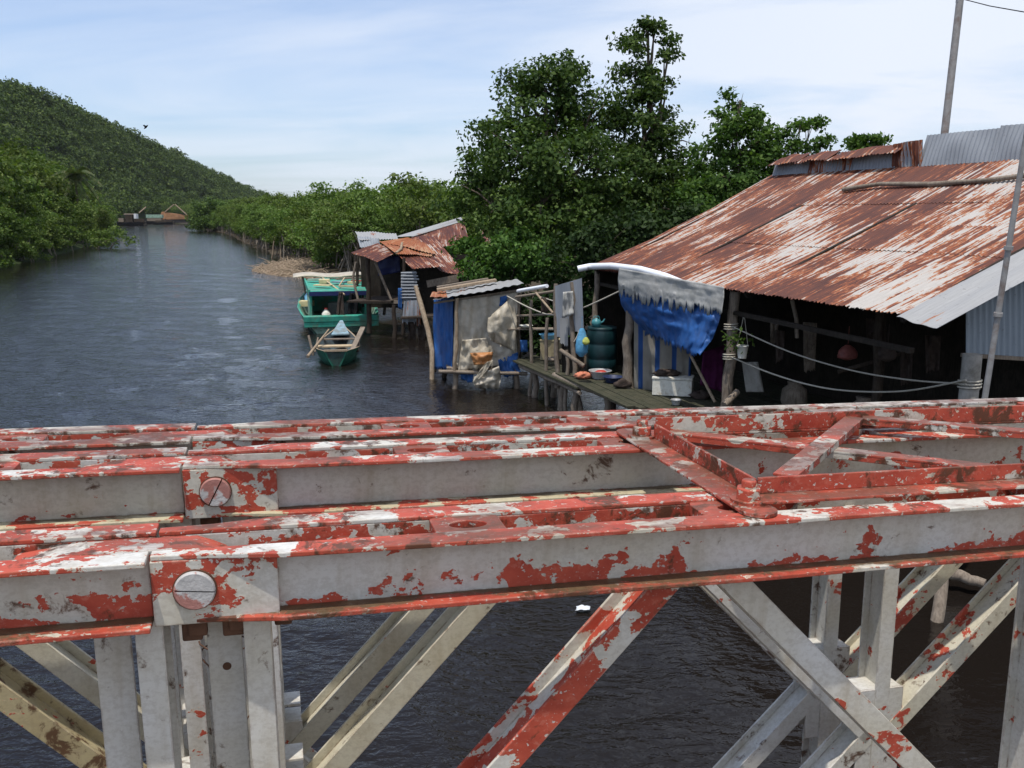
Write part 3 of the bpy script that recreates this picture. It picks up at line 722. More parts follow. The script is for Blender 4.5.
# standing ridge sheets
zr=rz(4.8)
for (a0,a1,z0,z1,m,sd_,tl) in ((.05,1.5,.02,.40,'galv',1,.10),(1.45,3.0,.02,.42,'galv_rust',2,.08),(2.9,4.3,.02,.44,'galv',3,.12),(4.2,5.05,.02,.48,'galv_rust',4,.0),(4.95,6.8,.0,.60,'galv',5,.16),(6.7,8.6,.0,.62,'galv',6,.14),(8.5,10.5,.0,.64,'galv',7,.15)):
    part(MB().corr(hp(a0,4.76,zr+z0),hp(a1,4.76,zr+z0),hp(a1-.05,4.76+tl,zr+z1+.03*math.sin(sd_*2)),hp(a0,4.76+tl,zr+z1),pitch=.1,amp=.013,nv=5,bend=.04,seed=sd_,uoff=a0*1.3),'ridge_sheet',MT[m],house)
for (a0,a1,seed) in ((.15,1.3,11),(1.2,2.4,12),(2.3,4.5,13)):
    part(MB().corr(hp(a0,4.58,zr+.26),hp(a1,4.60,zr+.30),hp(a1,4.95,zr+.50),hp(a0,4.95,zr+.44),pitch=.1,amp=.014,nv=3,bend=.05,seed=seed,rag=.05),'ridge_cap',MT['roof_a'],house)
for a in (.4,3.4,6.6,10.2):    # rafters and purlins
    part(MB().bar(hp(a,-.0,rz(0)-.09),hp(a,4.8,rz(4.8)-.11),.07,.10),'rafter',MT['darkwall'],house)
for u in (.15,1.6,3.2,4.7):
    part(MB().bar(hp(.0,u,rz(u)-.05),hp(10.4,u,rz(u)-.05),.06,.06),'purlin',MT['darkwall'],house)
part(MB().bar(hp(.05,.12,2.9),hp(10.3,.12,2.78),.07,.07),'eave_beam',MT['darkwall'],house)
def wallbox(p,q,z0,z1,t=.04):
    p=Vector(p);q=Vector(q); d=(q-p).normalized(); n=Vector((-d.y,d.x,0))*t/2
    return MB().hexa([(p-n).xy.to_3d()+Vector((0,0,z0)),(q-n).xy.to_3d()+Vector((0,0,z0)),(q+n).xy.to_3d()+Vector((0,0,z0)),(p+n).xy.to_3d()+Vector((0,0,z0))],[(p-n).xy.to_3d()+Vector((0,0,z1)),(q-n).xy.to_3d()+Vector((0,0,z1)),(q+n).xy.to_3d()+Vector((0,0,z1)),(p+n).xy.to_3d()+Vector((0,0,z1))])
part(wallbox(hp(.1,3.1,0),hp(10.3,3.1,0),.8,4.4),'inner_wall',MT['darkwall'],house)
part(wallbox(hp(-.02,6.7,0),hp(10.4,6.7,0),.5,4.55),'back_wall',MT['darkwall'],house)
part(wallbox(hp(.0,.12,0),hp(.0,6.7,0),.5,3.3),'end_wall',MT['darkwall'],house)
# deck
def deckplanks():
    mb=MB(); n=26
    for i in range(n):
        u0=-1.05+i*.17; a1=10.4 if u0>-.2 else 4.4+(u0+1.05)*1.0
        mb.box((0,0,0),(0,0,0)) if False else None
        z=.90+.012*h2(i,3)
        a0=.55 if u0<0 else .1
        mb.hexa([hp(a0,u0,z-.04),hp(a1,u0,z-.04),hp(a1,u0+.155,z-.04),hp(a0,u0+.155,z-.04)],[hp(a0,u0,z),hp(a1,u0,z),hp(a1,u0+.155,z),hp(a0,u0+.155,z)])
    return mb
part(deckplanks(),'deck',MT['plank'],house)
part(log(hp(.4,-1.02,.82),hp(4.6,-.80,.82),.07,.06,4),'deck_beam',MT['wood'],house)
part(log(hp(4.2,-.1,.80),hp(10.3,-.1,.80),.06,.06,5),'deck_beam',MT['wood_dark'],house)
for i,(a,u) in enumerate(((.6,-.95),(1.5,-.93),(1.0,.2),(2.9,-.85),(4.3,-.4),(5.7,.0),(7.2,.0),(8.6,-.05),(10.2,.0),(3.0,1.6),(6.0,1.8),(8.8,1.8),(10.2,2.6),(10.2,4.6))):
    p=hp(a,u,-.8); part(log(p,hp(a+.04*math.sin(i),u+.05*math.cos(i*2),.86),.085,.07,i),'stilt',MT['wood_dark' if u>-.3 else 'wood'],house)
# posts under the eave
part(log(hp(.35,.02,.9),hp(.30,.05,3.2),.075,.065,31),'post',MT['wood'],house)
part(log(P3(629,392,18.4),P3(628,292,18.4),.12,.08,32,wob=.05),'post',MT['wood'],house)
part(log(hp(5.95,.1,.9),hp(6.1,.12,3.2),.10,.09,33),'post',MT['wood'],house)
part(log(hp(8.3,1.3,.9),hp(8.25,1.3,3.4),.07,.06,34),'post',MT['wood_dark'],house)
pc=aty(970,380,11.15); part(MB().lathe((pc.x,pc.y,.6),[(.12,0),(.115,2.15)],14),'concrete_post',MT['concrete'],house)
# gable strip
gx=[aty(966,296,11.3),aty(966,353,11.3),aty(1075,360,11.75),aty(1075,235,11.75)]
part(MB().corr(gx[1],gx[2],gx[3],gx[0],pitch=.095,amp=.010,nv=3,seed=3),'gable_sheet',MT['gable'],house)
part(MB().bar(aty(962,355,11.28),aty(1080,362,11.8),.05,.05),'gable_beam',MT['wood'],house)
# ---- what is on or under the house
lg=[(843,192,16.9),(880,188,16.0),(930,186,15.2),(985,183,14.5),(1030,180,14.0)]
def on_roof(px,py):
    # point on the roof plane under that pixel
    d=Vector(ray(px,py)); O=Vector((0,0,CAMH)); n=(hp(1,0,rz(0))-hp(0,0,rz(0))).cross(hp(0,4.8,5.39)-hp(0,0,3.27)); p0=hp(0,0,3.27)
    t=n.dot(p0-O)/n.dot(d); return O+d*t
pts=[on_roof(p[0],p[1])+Vector((0,0,.05+.03*math.sin(i*2))) for i,p in enumerate(lg)]
solo(MB().tube(pts,[.05,.04,.05,.04,.045],7),'branch',MT['wood'],'long crooked branch lying across the rusty house roof near its ridge','branch',pts[0])
pv=[(579,300),(577,282),(578,269),(590,266.5),(612,266),(640,269.5),(665,276.5),(690,287)]
pvp=[]
for px,py in pv:
    r=(px-512)/FPX; t=max(-.02,(1.83-21*r)/(-10*r-3.23)) if px>588 else 0
    pvp.append(aty(px,py,21-10*t-.12))
fine=[]
for i in range(len(pvp)-1):
    for q in range(4): fine.append(pvp[i].lerp(pvp[i+1],q/4))
fine.append(pvp[-1])
solo(MB().tube(fine[8:],.075,12),'gutter_pipe',MT['pvc'],'white plastic pipe used as a gutter, curving along the left eave of the house','pipe',pvp[3])
# blue and white tarp under the eave
tl=cloth([(619,268),(618,280),(619,291)],[(724,287),(724,297),(722,311)],18.25,90,14,.05,3,5,fringe=15,Y2=15.05)
solid(solo(tl,'awning_sheet',MT['whitetarp'],'faded whitish torn sheet hanging from the house eave above the blue tarp','sheet',aty(670,285,17)))
tb=cloth([(619,290),(621,304),(628,316),(640,330)],[(723,303),(719,322),(712,340),(700,356)],18.45,60,20,.16,8,8,Y2=15.2,belly=.12,fringe=7)
solid(solo(tb,'blue_tarp',MT['bluetarp'],'ragged blue tarpaulin sagging under the house eave','tarp',aty(670,320,17)))
def stripes():
    M=Mat('striped_sheet'); c=M.n('ShaderNodeUVMap').outputs[0]; x=M.sep(c)[0]
    s=M.math('FRACT',M.math('MULTIPLY',x,3.4)); m=M.ramp(s,[(.24,0.),(.27,1.),(.52,1.),(.55,0.)])
    w=M.mix(M.noise(M.coord('Object'),4,6,.65),(.15,.135,.11),(.27,.25,.22))
    col=M.mix(m,w,(.02,.06,.18)); M.bump(M.noise(M.coord('Object',(4,4,.6)),4,4),.5,.03)
    return M.fin(col,.8,.15)
solid(solo(cloth([(634,318),(634,392)],[(692,345),(690,392)],18.3,30,14,.10,12,6,Y2=17.6),'striped_sheet',stripes(),'white sheet with blue vertical stripes hanging below the blue tarp','sheet',aty(660,350,18)))
# barrel and small things on the deck
bp_=onz(600,381,.9); bp_=Vector((bp_.x+.14,bp_.y+1.15,.91)); BS=.86
br_=thing('barrel','big teal plastic water barrel in the left corner of the house deck','barrel',bp_)
part(MB().lathe(bp_,[(r*BS,z*BS) for r,z in [(.36,0),(.40,.05),(.41,.35),(.395,.37),(.41,.40),(.41,.75),(.395,.77),(.41,.80),(.40,1.10),(.37,1.15),(.37,1.18),(.0,1.17)]],26),'body',MT['barrel'],br_)
part(MB().lathe(bp_+Vector((0,0,1.16*BS)),[(.39*BS,0),(.39*BS,.04),(.36*BS,.05),(.0,.055)],26),'lid',MT['barrel'],br_)
kp=bp_+Vector((-.14,-.08,1.16*BS+.055))
kt=thing('kettle','small turquoise plastic kettle on top of the teal barrel','kettle',kp)
part(MB().lathe(kp,[(.08,0),(.11,.04),(.115,.11),(.08,.16),(.035,.18),(.03,.20),(.0,.205)],16),'body',MT['turq'],kt)
part(MB().tube([kp+Vector((.09,0,.08)),kp+Vector((.16,0,.12)),kp+Vector((.19,0,.18))],[.025,.02,.015],7),'spout',MT['turq'],kt)
part(MB().tube([kp+Vector((-.09,0,.14)),kp+Vector((-.05,0,.24)),kp+Vector((.05,0,.24)),kp+Vector((.08,0,.15))],.010,6),'handle',MT['turq'],kt)
def bagmesh(c,w,h,seed,top):
    mb=MB(); c=Vector(c); prof=[]
    def fn(u,v):
        th=u*6.2832; r=w*(.25+.75*math.sin(min(v*1.25,1)*1.75)**.8)*(1 if v<.85 else 1-(v-.85)*4.5); r*=1+.16*fbm(math.cos(th)*2+seed,math.sin(th)*2+v*4,3)*2
        return c+Vector((math.cos(th)*r,math.sin(th)*r*.7,-v*h))
    mb.grid(fn,20,14); 
    mb.tube([Vector(top),c+Vector((0,0,.02))],.006,5); return mb
b=aty(582,328,18.9)
bg_=thing('plastic_bag','blue plastic bag with a yellow patch hanging beside the teal barrel','plastic bag',b)
part(bagmesh(b,.14,.62,3,b+Vector((0,0,.25))),'bag',MT['bag'],bg_)
b2=aty(586,337,18.75); part(bagmesh(b2,.075,.17,5,b2+Vector((0,0,.05))),'yellow_bag',MT['bagyel'],bg_)
def basin(name,mat,label,p,r,h,inner=None,il=None):
    t=thing(name,label,'basin',p)
    part(MB().lathe(p,[(r*.7,0),(r*.95,h*.9),(r*1.04,h),(r*1.03,h*1.03),(r*.92,h*.95),(r*.66,h*.12),(0,h*.1)],24),'bowl',mat,t)
    return t
q=onz(600,378,.92); basin('washbasin',MT['greyplas'],'grey washbasin on the deck below the teal barrel',q,.25,.17)
q2=q+Vector((.02,.02,.06)); solo(MB().lathe(q2,[(.05,0),(.13,.03),(.14,.07),(.08,.11),(0,.115)],16),'red_cloth',MT['redplas'],'red cloth bundle lying in the grey washbasin','cloth',q2)
q=onz(613,382,.92); basin('dark_basin',MT['navyplas'],'dark navy basin on the deck right of the grey washbasin',q,.22,.12)
q=onz(583,378,.92); mbk=MB().grid(lambda u,v: q+Vector((math.cos(u*6.283)*.17*math.sin(v*3.14)*(1+.9*fbm(math.sin(u*6.28)*2+3,v*5)),math.sin(u*6.283)*.16*math.sin(v*3.14)*(1+.7*fbm(math.cos(u*6.28)*2,v*4)),.07-.07*math.cos(v*3.14)*(1+1.2*fbm(math.sin(u*6.28)*3,v*4)))),20,12)
solo(mbk,'orange_cloth',MT['orange'],'crumpled orange cloth at the left edge of the house deck','cloth',q)
# foam box
c0=onz(652,395,.92); bx=thing('foam_box','dirty white foam box standing on the deck below the striped sheet','foam box',c0)
def obox(p,ax,w,d,z0,z1,mb=None,inset=0):
    mb=mb or MB(); ax=Vector(ax).normalized(); n=Vector((-ax.y,ax.x,0)); p=Vector(p)
    c=[p+ax*inset+n*inset,p+ax*(w-inset)+n*inset,p+ax*(w-inset)+n*(d-inset),p+ax*inset+n*(d-inset)]
    return mb.hexa([(v.x,v.y,p.z+z0) for v in c],[(v.x,v.y,p.z+z1) for v in c])
dx=Vector((.92,-.25,0))
part(obox(c0,dx,.78,.45,0,.32),'body',MT['foam'],bx,.01)
part(obox(c0,dx,.78,.45,.325,.37,inset=-.012),'lid',MT['foam'],bx,.01)
q=c0+Vector((.3,.12,.375)); solo(MB().grid(lambda u,v: q+Vector((math.cos(u*6.283)*.24*math.sin(v*3.14)*(1+.8*fbm(math.sin(u*6.28)*2+7,v*5)),math.sin(u*6.283)*.14*math.sin(v*3.14)*(1+.7*fbm(math.cos(u*6.28)*2,v*4)),.06-.06*math.cos(v*3.14)*(1+1.4*fbm(math.sin(u*6.28)*3,v*4)))),20,12),'dark_rag',MT['darkcloth'],'dark rag heaped on the lid of the foam box','rag',q)
q=aty(676,400,16.6); basin('small_pot',MT['greyplas'],'small grey pot on the deck in front of the foam box',Vector((q.x,q.y,.92)),.10,.10)
solo(stick([(690,354,16.3),(715,402,15.7)],.028),'leaning_stick',MT['wood_pale'],'thin pale stick leaning below the blue tarp','stick',aty(700,380,16))
solo(stick([(724,405,14.9),(737,392,15.2)],.06),'log_end',MT['wood'],'short thick log end on the deck beside the rope post','log',aty(730,398,15))
solid(solo(cloth([(703,352),(700,385)],[(724,345),(722,392)],16.6,12,12,.10,21,4),'purple_cloth',MT['purple'],'dull purple cloth hanging in the shade right of the leaning stick','cloth',aty(712,370,16.6)))
solid(solo(cloth([(742,362),(746,392)],[(758,362),(764,392)],15.6,10,12,.08,22,4),'grey_cloth',MT['whitetarp'],'pale cloth hanging in the dark behind the flower pot','cloth',aty(750,378,15.6)))
# dim clutter in the open front of the house
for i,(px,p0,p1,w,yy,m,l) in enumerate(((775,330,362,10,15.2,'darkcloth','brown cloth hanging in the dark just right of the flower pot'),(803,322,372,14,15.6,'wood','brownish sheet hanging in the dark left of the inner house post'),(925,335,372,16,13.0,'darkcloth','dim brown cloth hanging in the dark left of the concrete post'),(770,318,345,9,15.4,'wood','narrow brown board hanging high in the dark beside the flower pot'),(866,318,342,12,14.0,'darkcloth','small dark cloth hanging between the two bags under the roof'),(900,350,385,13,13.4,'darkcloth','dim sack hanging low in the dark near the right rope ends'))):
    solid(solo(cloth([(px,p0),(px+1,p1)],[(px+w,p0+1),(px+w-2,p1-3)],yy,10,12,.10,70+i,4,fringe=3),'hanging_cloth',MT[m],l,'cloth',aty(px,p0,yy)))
for i,(px,py,yy,l) in enumerate(((800,392,16.0,'dim dark jar standing farther left on the house floor'),(872,388,14.6,'dim dark jar standing below the hanging bags'))):
    q=onz(px,py+14,.92); q.y=yy; q.x=(px-512)/FPX*yy
    solo(MB().lathe(q,[(.16,0),(.24,.2),(.22,.42),(.12,.5),(.14,.56),(0,.55)],16),'jar',MT['wood'],l,'jar',q)
solid(solo(cloth([(563,292),(562,318)],[(573,291),(574,314)],19.75,10,12,.08,81,4,fringe=2),'washing',MT['whitetarp'],'small grey cloth pegged over the iron screen','cloth',aty(568,300,19.7)))
solid(solo(cloth([(541,298),(541,313)],[(549,297),(550,311)],21.3,8,8,.06,82,4,fringe=2),'washing',MT['darkcloth'],'dark rag hanging from the brown rack pole','rag',aty(545,300,21.3)))
for i,(px,pb,pt,yy,l) in enumerate(((531,372,300,22.0,'thin upright pole just right of the tarp hut'),(547,376,318,20.9,'short upright pole behind the yellowed crate'),(566,392,350,19.9,'stub post under the foot of the iron screen'))):
    q=aty(px,pb,yy); solo(log(Vector((q.x,q.y,-.4)),aty(px+.5,pt,yy),.05,.04,300+i),'pole',MT['wood'],l,'pole',q)
# junk along the deck edge
for i,(px,py,r,m,nm,l) in enumerate(((622,388,.16,'darkcloth','bundle','dark bundle on the deck against the gnarled wooden post'),(700,399,.16,'darkcloth','bundle','dark bundle on the deck right of the foam box'),(552,362,.13,'wood','bundle','brown bundle on the walkway beside the yellowed crate'))):
    q=onz(px,py,.90)
    mb=MB().grid(lambda u,v,q=q,r=r,i=i: q+Vector((math.cos(u*6.283)*r*math.sin(v*3.14)*(1+1.5*fbm(math.sin(u*6.28)*2+i*5,v*4)),math.sin(u*6.283)*r*math.sin(v*3.14)*(1+.6*fbm(math.cos(u*6.28)*2+i,v*4)),r*.45*(1-math.cos(v*3.14))*(1+1.2*fbm(math.sin(u*6.28)*2+i*3,v*3)))),20,12)
    solo(mb,nm,MT[m],l,'bundle',q)
# ropes
def rope(name,label,pts,r=.012):
    P_=[aty(*p) for p in pts]; f=[]
    for i in range(len(P_)-1):
        p0=P_[max(i-1,0)];p1=P_[i];p2=P_[i+1];p3=P_[min(i+2,len(P_)-1)]
        for q in range(6):
            t=q/6; f.append(.5*((2*p1)+(p2-p0)*t+(2*p0-5*p1+4*p2-p3)*t*t+(3*p1-p0-3*p2+p3)*t**3))
    f.append(P_[-1]); return solo(MB().tube(f,r,6),name,MT['rope'],label,'rope',P_[0])
rope('rope','upper slack rope between the wooden eave post and the concrete post',[(733,327,15.2),(790,352,14.2),(850,370,13.1),(910,380,12.0),(966,384,11.05)],.013)
rope('rope','lower slack rope with a deeper sag under the house eave',[(731,357,15.2),(770,373,14.5),(810,385,13.8),(850,391,13.1),(905,391,12.1),(966,380,11.0)],.014)
for (z,n) in ((1,0),(2,1)):
    pass
for (px,py,Y,r,l) in ((971,384,11.15,.135,'coils of rope wound round the concrete post'),(732,327,15.25,.115,'upper rope lashing round the wooden eave post'),(731,357,15.25,.115,'lower rope lashing round the wooden eave post')):
    c=aty(px,py,Y); 
    if 'concrete' in l: c.x,c.y=pc.x,pc.y
    else:
        pp=hp(6.03,.11,0); c.x,c.y=pp.x,pp.y
    pts=[c+Vector((math.cos(i*.5)*r,math.sin(i*.5)*r,-.06+i*.0032)) for i in range(40)]
    solo(MB().tube(pts,.012,5),'rope_lashing',MT['rope'],l,'rope',c)
# hanging pot
q=aty(742,358,14.9); hpn=thing('hanging_pot','white pot of green leaves hanging by the wooden eave post','flower pot',q)
part(MB().lathe(q,[(.07,0),(.095,.20),(.105,.205),(.105,.22),(.085,.215),(0,.20)],14),'pot',MT['foam'],hpn)
mb=MB(); 
for s in (-1,1): mb.tube([q+Vector((.09*s,0,.21)),q+Vector((.0,0,.75))],.005,4)
part(mb,'cord',MT['rope'],hpn)
rng=np.random.default_rng(9); Pn=rng.normal(0,1,(70,3))*np.array([.12,.10,.10])+np.array([-.10,0,.28]); me=quads_mesh('leaves',leaf_quads(rng,Pn,rng.normal(0,1,(70,3))+[0,0,1],.09),MT['leaf_mid']); c=bpy.data.objects.new('leaves',me); COL.objects.link(c); c.parent=hpn
q=aty(848,345,13.9); solo(bagmesh(q,.15,.24,7,q+Vector((0,0,.3))),'hanging_bag',MT['pinkbag'],'pinkish bag hanging in the dark under the middle of the house','bag',q)
q=aty(888,344,13.0); solo(bagmesh(q,.13,.26,9,q+Vector((0,0,.3))),'hanging_bag',MT['darkcloth'],'dim brown bag hanging right of the pinkish bag','bag',q)
# poles
b0=aty(945,130,20.5); b1=aty(960,0,20.5); d=(b1-b0)
up=b0-d*((b0.z-.4)/d.z); tp=b1+d*.35
ut=thing('utility_pole','leaning dark utility pole rising behind the house ridge into the sky','utility pole',up)
part(MB().tube([up,tp],[.095,.075],10),'pole',MT['pole_steel'],ut)
part(MB().bar(b1+Vector((-.02,0,-.05)),b1+Vector((-.02,0,.10)),.10,.10),'insulator',MT['greyplas'],ut)
solo(MB().tube([b1+Vector((0,-.1,0)),aty(990,6,19),aty(1030,13,17),aty(1150,40,12)],.010,5),'wire',MT['black'],'thin black wire running off the utility pole to the right','wire',b1)
gp=thing('grey_pole','tall slanting grey pole standing before the house gable at the right','pole',aty(985,397,10.4))
a0=aty(985,397,10.4); a1=aty(1024,150,10.2); dd=a1-a0
part(MB().tube([a0-dd*.35,a0+dd*.45,a0+dd*1.6],[.036,.033,.027],10),'shaft',MT['pole_steel'],gp)
for t_ in (.35,.62): part(MB().tube([a0+dd*t_-dd*.008,a0+dd*t_+dd*.008],.05,10),'joint',MT['pole_steel'],gp)
# old timbers under the house, seen through the girder
solo(log(onz(934,652,-.3),aty(942,570,9.6),.075,.07,41),'mooring_post',MT['wood'],'brown wooden post standing in the dark water below the house','post',onz(934,652,-.3))
solo(log(aty(948,572,10.2),aty(985,584,10.0),.08,.06,43),'driftwood_log',MT['wood'],'broken log caught under the near end of the house','log',aty(960,576,10.1))
# ------------------------------------------------------------------ between the house and the tarp hut
wk=thing('walkway','rickety plank walkway on posts joining the house deck to the tarp hut','walkway',onz(560,375,.8))
wq=[onz(524,362,.8),onz(580,388,.8)]
n_=Vector((.5,.86,0))
for i in range(5):
    part(MB().bar(wq[0]+n_*(i*.22)+Vector((-.2,.2,0)),wq[1]+n_*(i*.22),.19,.04),'plank',MT['plank'],wk)
for i,(px,py) in enumerate(((536,366),(560,377),(578,385),(553,366))):
    p=onz(px,py,.78); part(log(Vector((p.x,p.y,-.7)),p,.09,.075,50+i),'post',MT['wood'],wk)
part(log(wq[0]+Vector((-.1,-.1,-.08)),wq[1]+Vector((0,-.1,-.10)),.05,.045,55),'beam',MT['wood'],wk)
bxp=onz(540,360,.83); t=thing('crate','yellowed foam crate on the walkway beside the tarp hut','crate',bxp)
part(obox(bxp,(.95,-.3,0),.46,.4,0,.48),'body',MT['yellowbox'],t,.012); part(obox(bxp,(.95,-.3,0),.46,.4,.482,.53,inset=-.012),'lid',MT['yellowbox'],t,.01)
basin('blue_basin',MT['basin_blue'],'light blue basin sitting on the yellowed crate',bxp+Vector((.22,.1,.535)),.24,.12)
pl=aty(526,328,22.6); solo(MB().lathe(pl,[(.06,0),(.15,.05),(.18,.065),(.17,.075),(0,.03)],18),'plate',MT['foam'],'small white dish on the shelf right of the tarp hut','dish',pl)
solo(MB().bar(pl+Vector((-.5,.1,-.03)),pl+Vector((.7,.1,-.03)),.30,.03),'shelf',MT['wood'],'narrow wooden shelf carrying the white dish right of the tarp hut','shelf',pl)
# grey sheet-iron screen
sc=thing('iron_screen','upright screen of grey sheet iron at the left end of the house','screen',aty(568,380,19.9))
part(MB().corr(aty(556,335,20.2),aty(584,330,19.7),aty(582,278,19.7),aty(555,286,20.2),pitch=.30,amp=.008,nv=4,seed=2,rag=.12,bend=.03),'sheet',MT['galv'],sc)
part(MB().corr(aty(560,342,20.0),aty(568,345,19.95),aty(568,318,19.95),aty(560,318,20.0),pitch=.2,amp=.006,nv=3,seed=5,rag=.06),'lower_sheet',MT['galv_pale'],sc)
part(log(aty(557,388,20.25),aty(556,284,20.25),.06,.05,61),'post',MT['wood'],sc)
part(log(aty(574,385,19.8),aty(572,282,19.9),.06,.05,62),'post',MT['wood'],sc)
part(MB().corr(aty(562,378,20.4),aty(584,384,19.9),aty(584,335,19.9),aty(562,340,20.4),pitch=.2,amp=.006,nv=3,seed=6),'lower_board',MT['darkwall'],sc)
solo(stick([(560,350,19.7),(584,366,19.4)],.05),'leaning_plank',MT['wood'],'plank leaning across the foot of the grey iron screen','plank',aty(570,358,19.6))
rope('clothesline','slack clothesline from the tarp hut to the house post',[(507,296,22.6),(530,308,21.8),(553,315,20.9),(580,309,19.9),(620,291,18.6)],.016)
rope('clothesline','short line joining the pole rack to the house post',[(538,296,21.8),(560,303,20.6),(578,308,19.9),(579,330,19.8),(574,342,19.8)],.014)
solo(stick([(518,291,22.6),(547,286,21.4)],.05),'rack_pole',MT['pvc'],'white pole end lying across the drying rack right of the tarp hut','pole',aty(530,289,22))
solo(stick([(516,297,22.4),(556,291,21.0)],.035),'rack_pole',MT['wood'],'brown drying rack pole just under the white pole end','pole',aty(530,294,22))
solo(stick([(536,293,21.6),(553,313,20.8)],.028),'rack_brace',MT['wood_pale'],'pale slanting brace below the drying rack','pole',aty(545,303,21.2))
solo(stick([(517,316,22.6),(556,314,21.6)],.03),'rack_rail',MT['wood'],'low wooden rail between the tarp hut and the iron screen','rail',aty(530,315,22.2))
solid(solo(cloth([(520,340),(521,352)],[(527,340),(528,352)],22.6,8,8,.06,2,3),'blue_rag',MT['blue'],'small blue rag hanging right of the tarp hut','rag',aty(523,345,22.6)))
# dark back screen behind rack so that the trees behind stay shaded
# ------------------------------------------------------------------ hut wrapped in tarps
Y0=22.9
th=thing('tarp_hut','small stilt hut wrapped in grey sheeting and blue tarp','hut',onz(478,388,0))
part(cloth([(455,300),(454,335),(453,362),(456,374)],[(518,290),(517,320),(517,345),(517,362)],Y0,34,34,.16,31,5,fringe=6),'front_sheet',MT['greytarp'],th).modifiers.new('thickness','SOLIDIFY').thickness=.008
o=part(cloth([(434,300),(433,325),(434,345),(434,368)],[(453,297),(453,320),(453,345),(452,370)],Y0+1.6,20,28,.14,33,6,Y2=Y0+.1,fringe=5),'side_tarp',MT['bluetarp'],th); solid(o)
o=part(cloth([(488,318),(487,330),(490,340)],[(512,297),(517,320),(516,352)],Y0-.22,18,18,.20,35,4,belly=.22),'canvas_flap',MT['canvas'],th); solid(o)
o=part(cloth([(462,340),(460,355),(458,372)],[(486,338),(490,350),(488,366)],Y0-.15,16,16,.14,37,5,fringe=4),'canvas_patch',MT['canvas'],th); solid(o)
o=part(cloth([(470,353),(472,359),(474,365)],[(493,352),(492,358),(489,364)],Y0-.3,14,10,.12,39,5,belly=.1),'stained_cloth',MT['orangecloth'],th); solid(o)
o=part(cloth([(487,362),(480,370),(473,382)],[(493,360),(487,370),(479,379)],Y0-.42,10,12,.08,41,5),'torn_strip',MT['canvas'],th); solid(o)
o=part(cloth([(474,377),(473,383),(476,388)],[(499,366),(501,378),(499,389)],Y0-.3,14,12,.25,43,5,belly=.2),'bundled_sheet',MT['greytarp'],th); solid(o)
o=part(cloth([(498,360),(500,370),(505,378)],[(518,352),(518,364),(521,373)],Y0-.1,12,12,.12,45,5,fringe=3),'blue_skirt',MT['bluetarp'],th); solid(o)
o=part(cloth([(460,370),(461,378)],[(474,372),(472,383)],Y0-.1,10,8,.10,47,5,fringe=3),'blue_skirt',MT['blue'],th); solid(o)
o=part(cloth([(500,297),(500,302),(499,306)],[(508,295),(507,300),(503,306)],Y0-.12,8,8,.06,49,4),'blue_scrap',MT['bluetarp'],th); solid(o)
for i,(px,pt,pb,yy) in enumerate(((456,298,372,Y0-.16),(519,291,372,Y0+.02),(436,300,372,Y0+1.7),(508,290,365,Y0+1.8))):
    part(log(aty(px-1.5,pb,yy),aty(px+1.2,pt,yy),.055,.045,70+i),'post',MT['wood_pale' if i==0 else 'wood'],th)
part(MB().corr(aty(433,300,Y0-.25),aty(524,283.5,Y0-.35),aty(517,279,Y0+2.0),aty(437,292,Y0+2.0),pitch=.22,amp=.012,nv=5,seed=9,bend=.03,rag=.04),'roof_sheet',MT['galv_pale'],th)
part(MB().corr(aty(430,297,Y0-.1),aty(447,297,Y0-.3),aty(446,291,Y0+1.4),aty(432,292,Y0+1.4),pitch=.2,amp=.01,nv=3,seed=8),'roof_patch',MT['roof_or'],th)
part(MB().bar(aty(437,290,Y0+.8),aty(496,280,Y0+1.0),.35,.06),'roof_plank',MT['wood_pale'],th)
part(MB().bar(aty(437,287.5,Y0+1.6),aty(488,279,Y0+1.8),.25,.06),'roof_plank',MT['wood'],th)
part(MB().bar(aty(434,303,Y0-.05),aty(520,290,Y0-.05),.05,.05),'beam',MT['wood'],th)
zf=.55
part(MB().hexa([(-1.7,Y0-.05,zf-.06),(.15,Y0-.05,zf-.06),(.15,Y0+1.9,zf-.06),(-1.9,Y0+1.9,zf-.06)],[(-1.7,Y0-.05,zf),(.15,Y0-.05,zf),(.15,Y0+1.9,zf),(-1.9,Y0+1.9,zf)]),'floor',MT['wood'],th)
part(log(Vector((-1.9,Y0-.2,.48)),Vector((.4,Y0-.2,.42)),.05,.05,77),'floor_beam',MT['wood'],th)
for i,(x,y) in enumerate(((-1.5,Y0-.1),(-.75,Y0-.15),(.1,Y0),(-1.9,Y0+1.7),(.1,Y0+1.8))):
    part(log((x,y,-.7),(x,y,zf),.08,.07,80+i),'stilt',MT['wood_dark' if i>2 else 'wood'],th)
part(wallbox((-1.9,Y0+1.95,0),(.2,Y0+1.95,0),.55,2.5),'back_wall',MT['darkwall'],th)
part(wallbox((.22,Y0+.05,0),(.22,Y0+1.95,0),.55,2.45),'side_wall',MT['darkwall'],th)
solo(MB().tube([aty(415.5,286,25.2),aty(421,305,25.0),aty(428,330,24.7),aty(432,350,24.4),aty(432,382,24.2)],[.06,.075,.075,.07,.07],8),'mooring_pole',MT['wood_pale'],'crooked pale pole standing in the water left of the tarp hut','pole',onz(437,380,0))
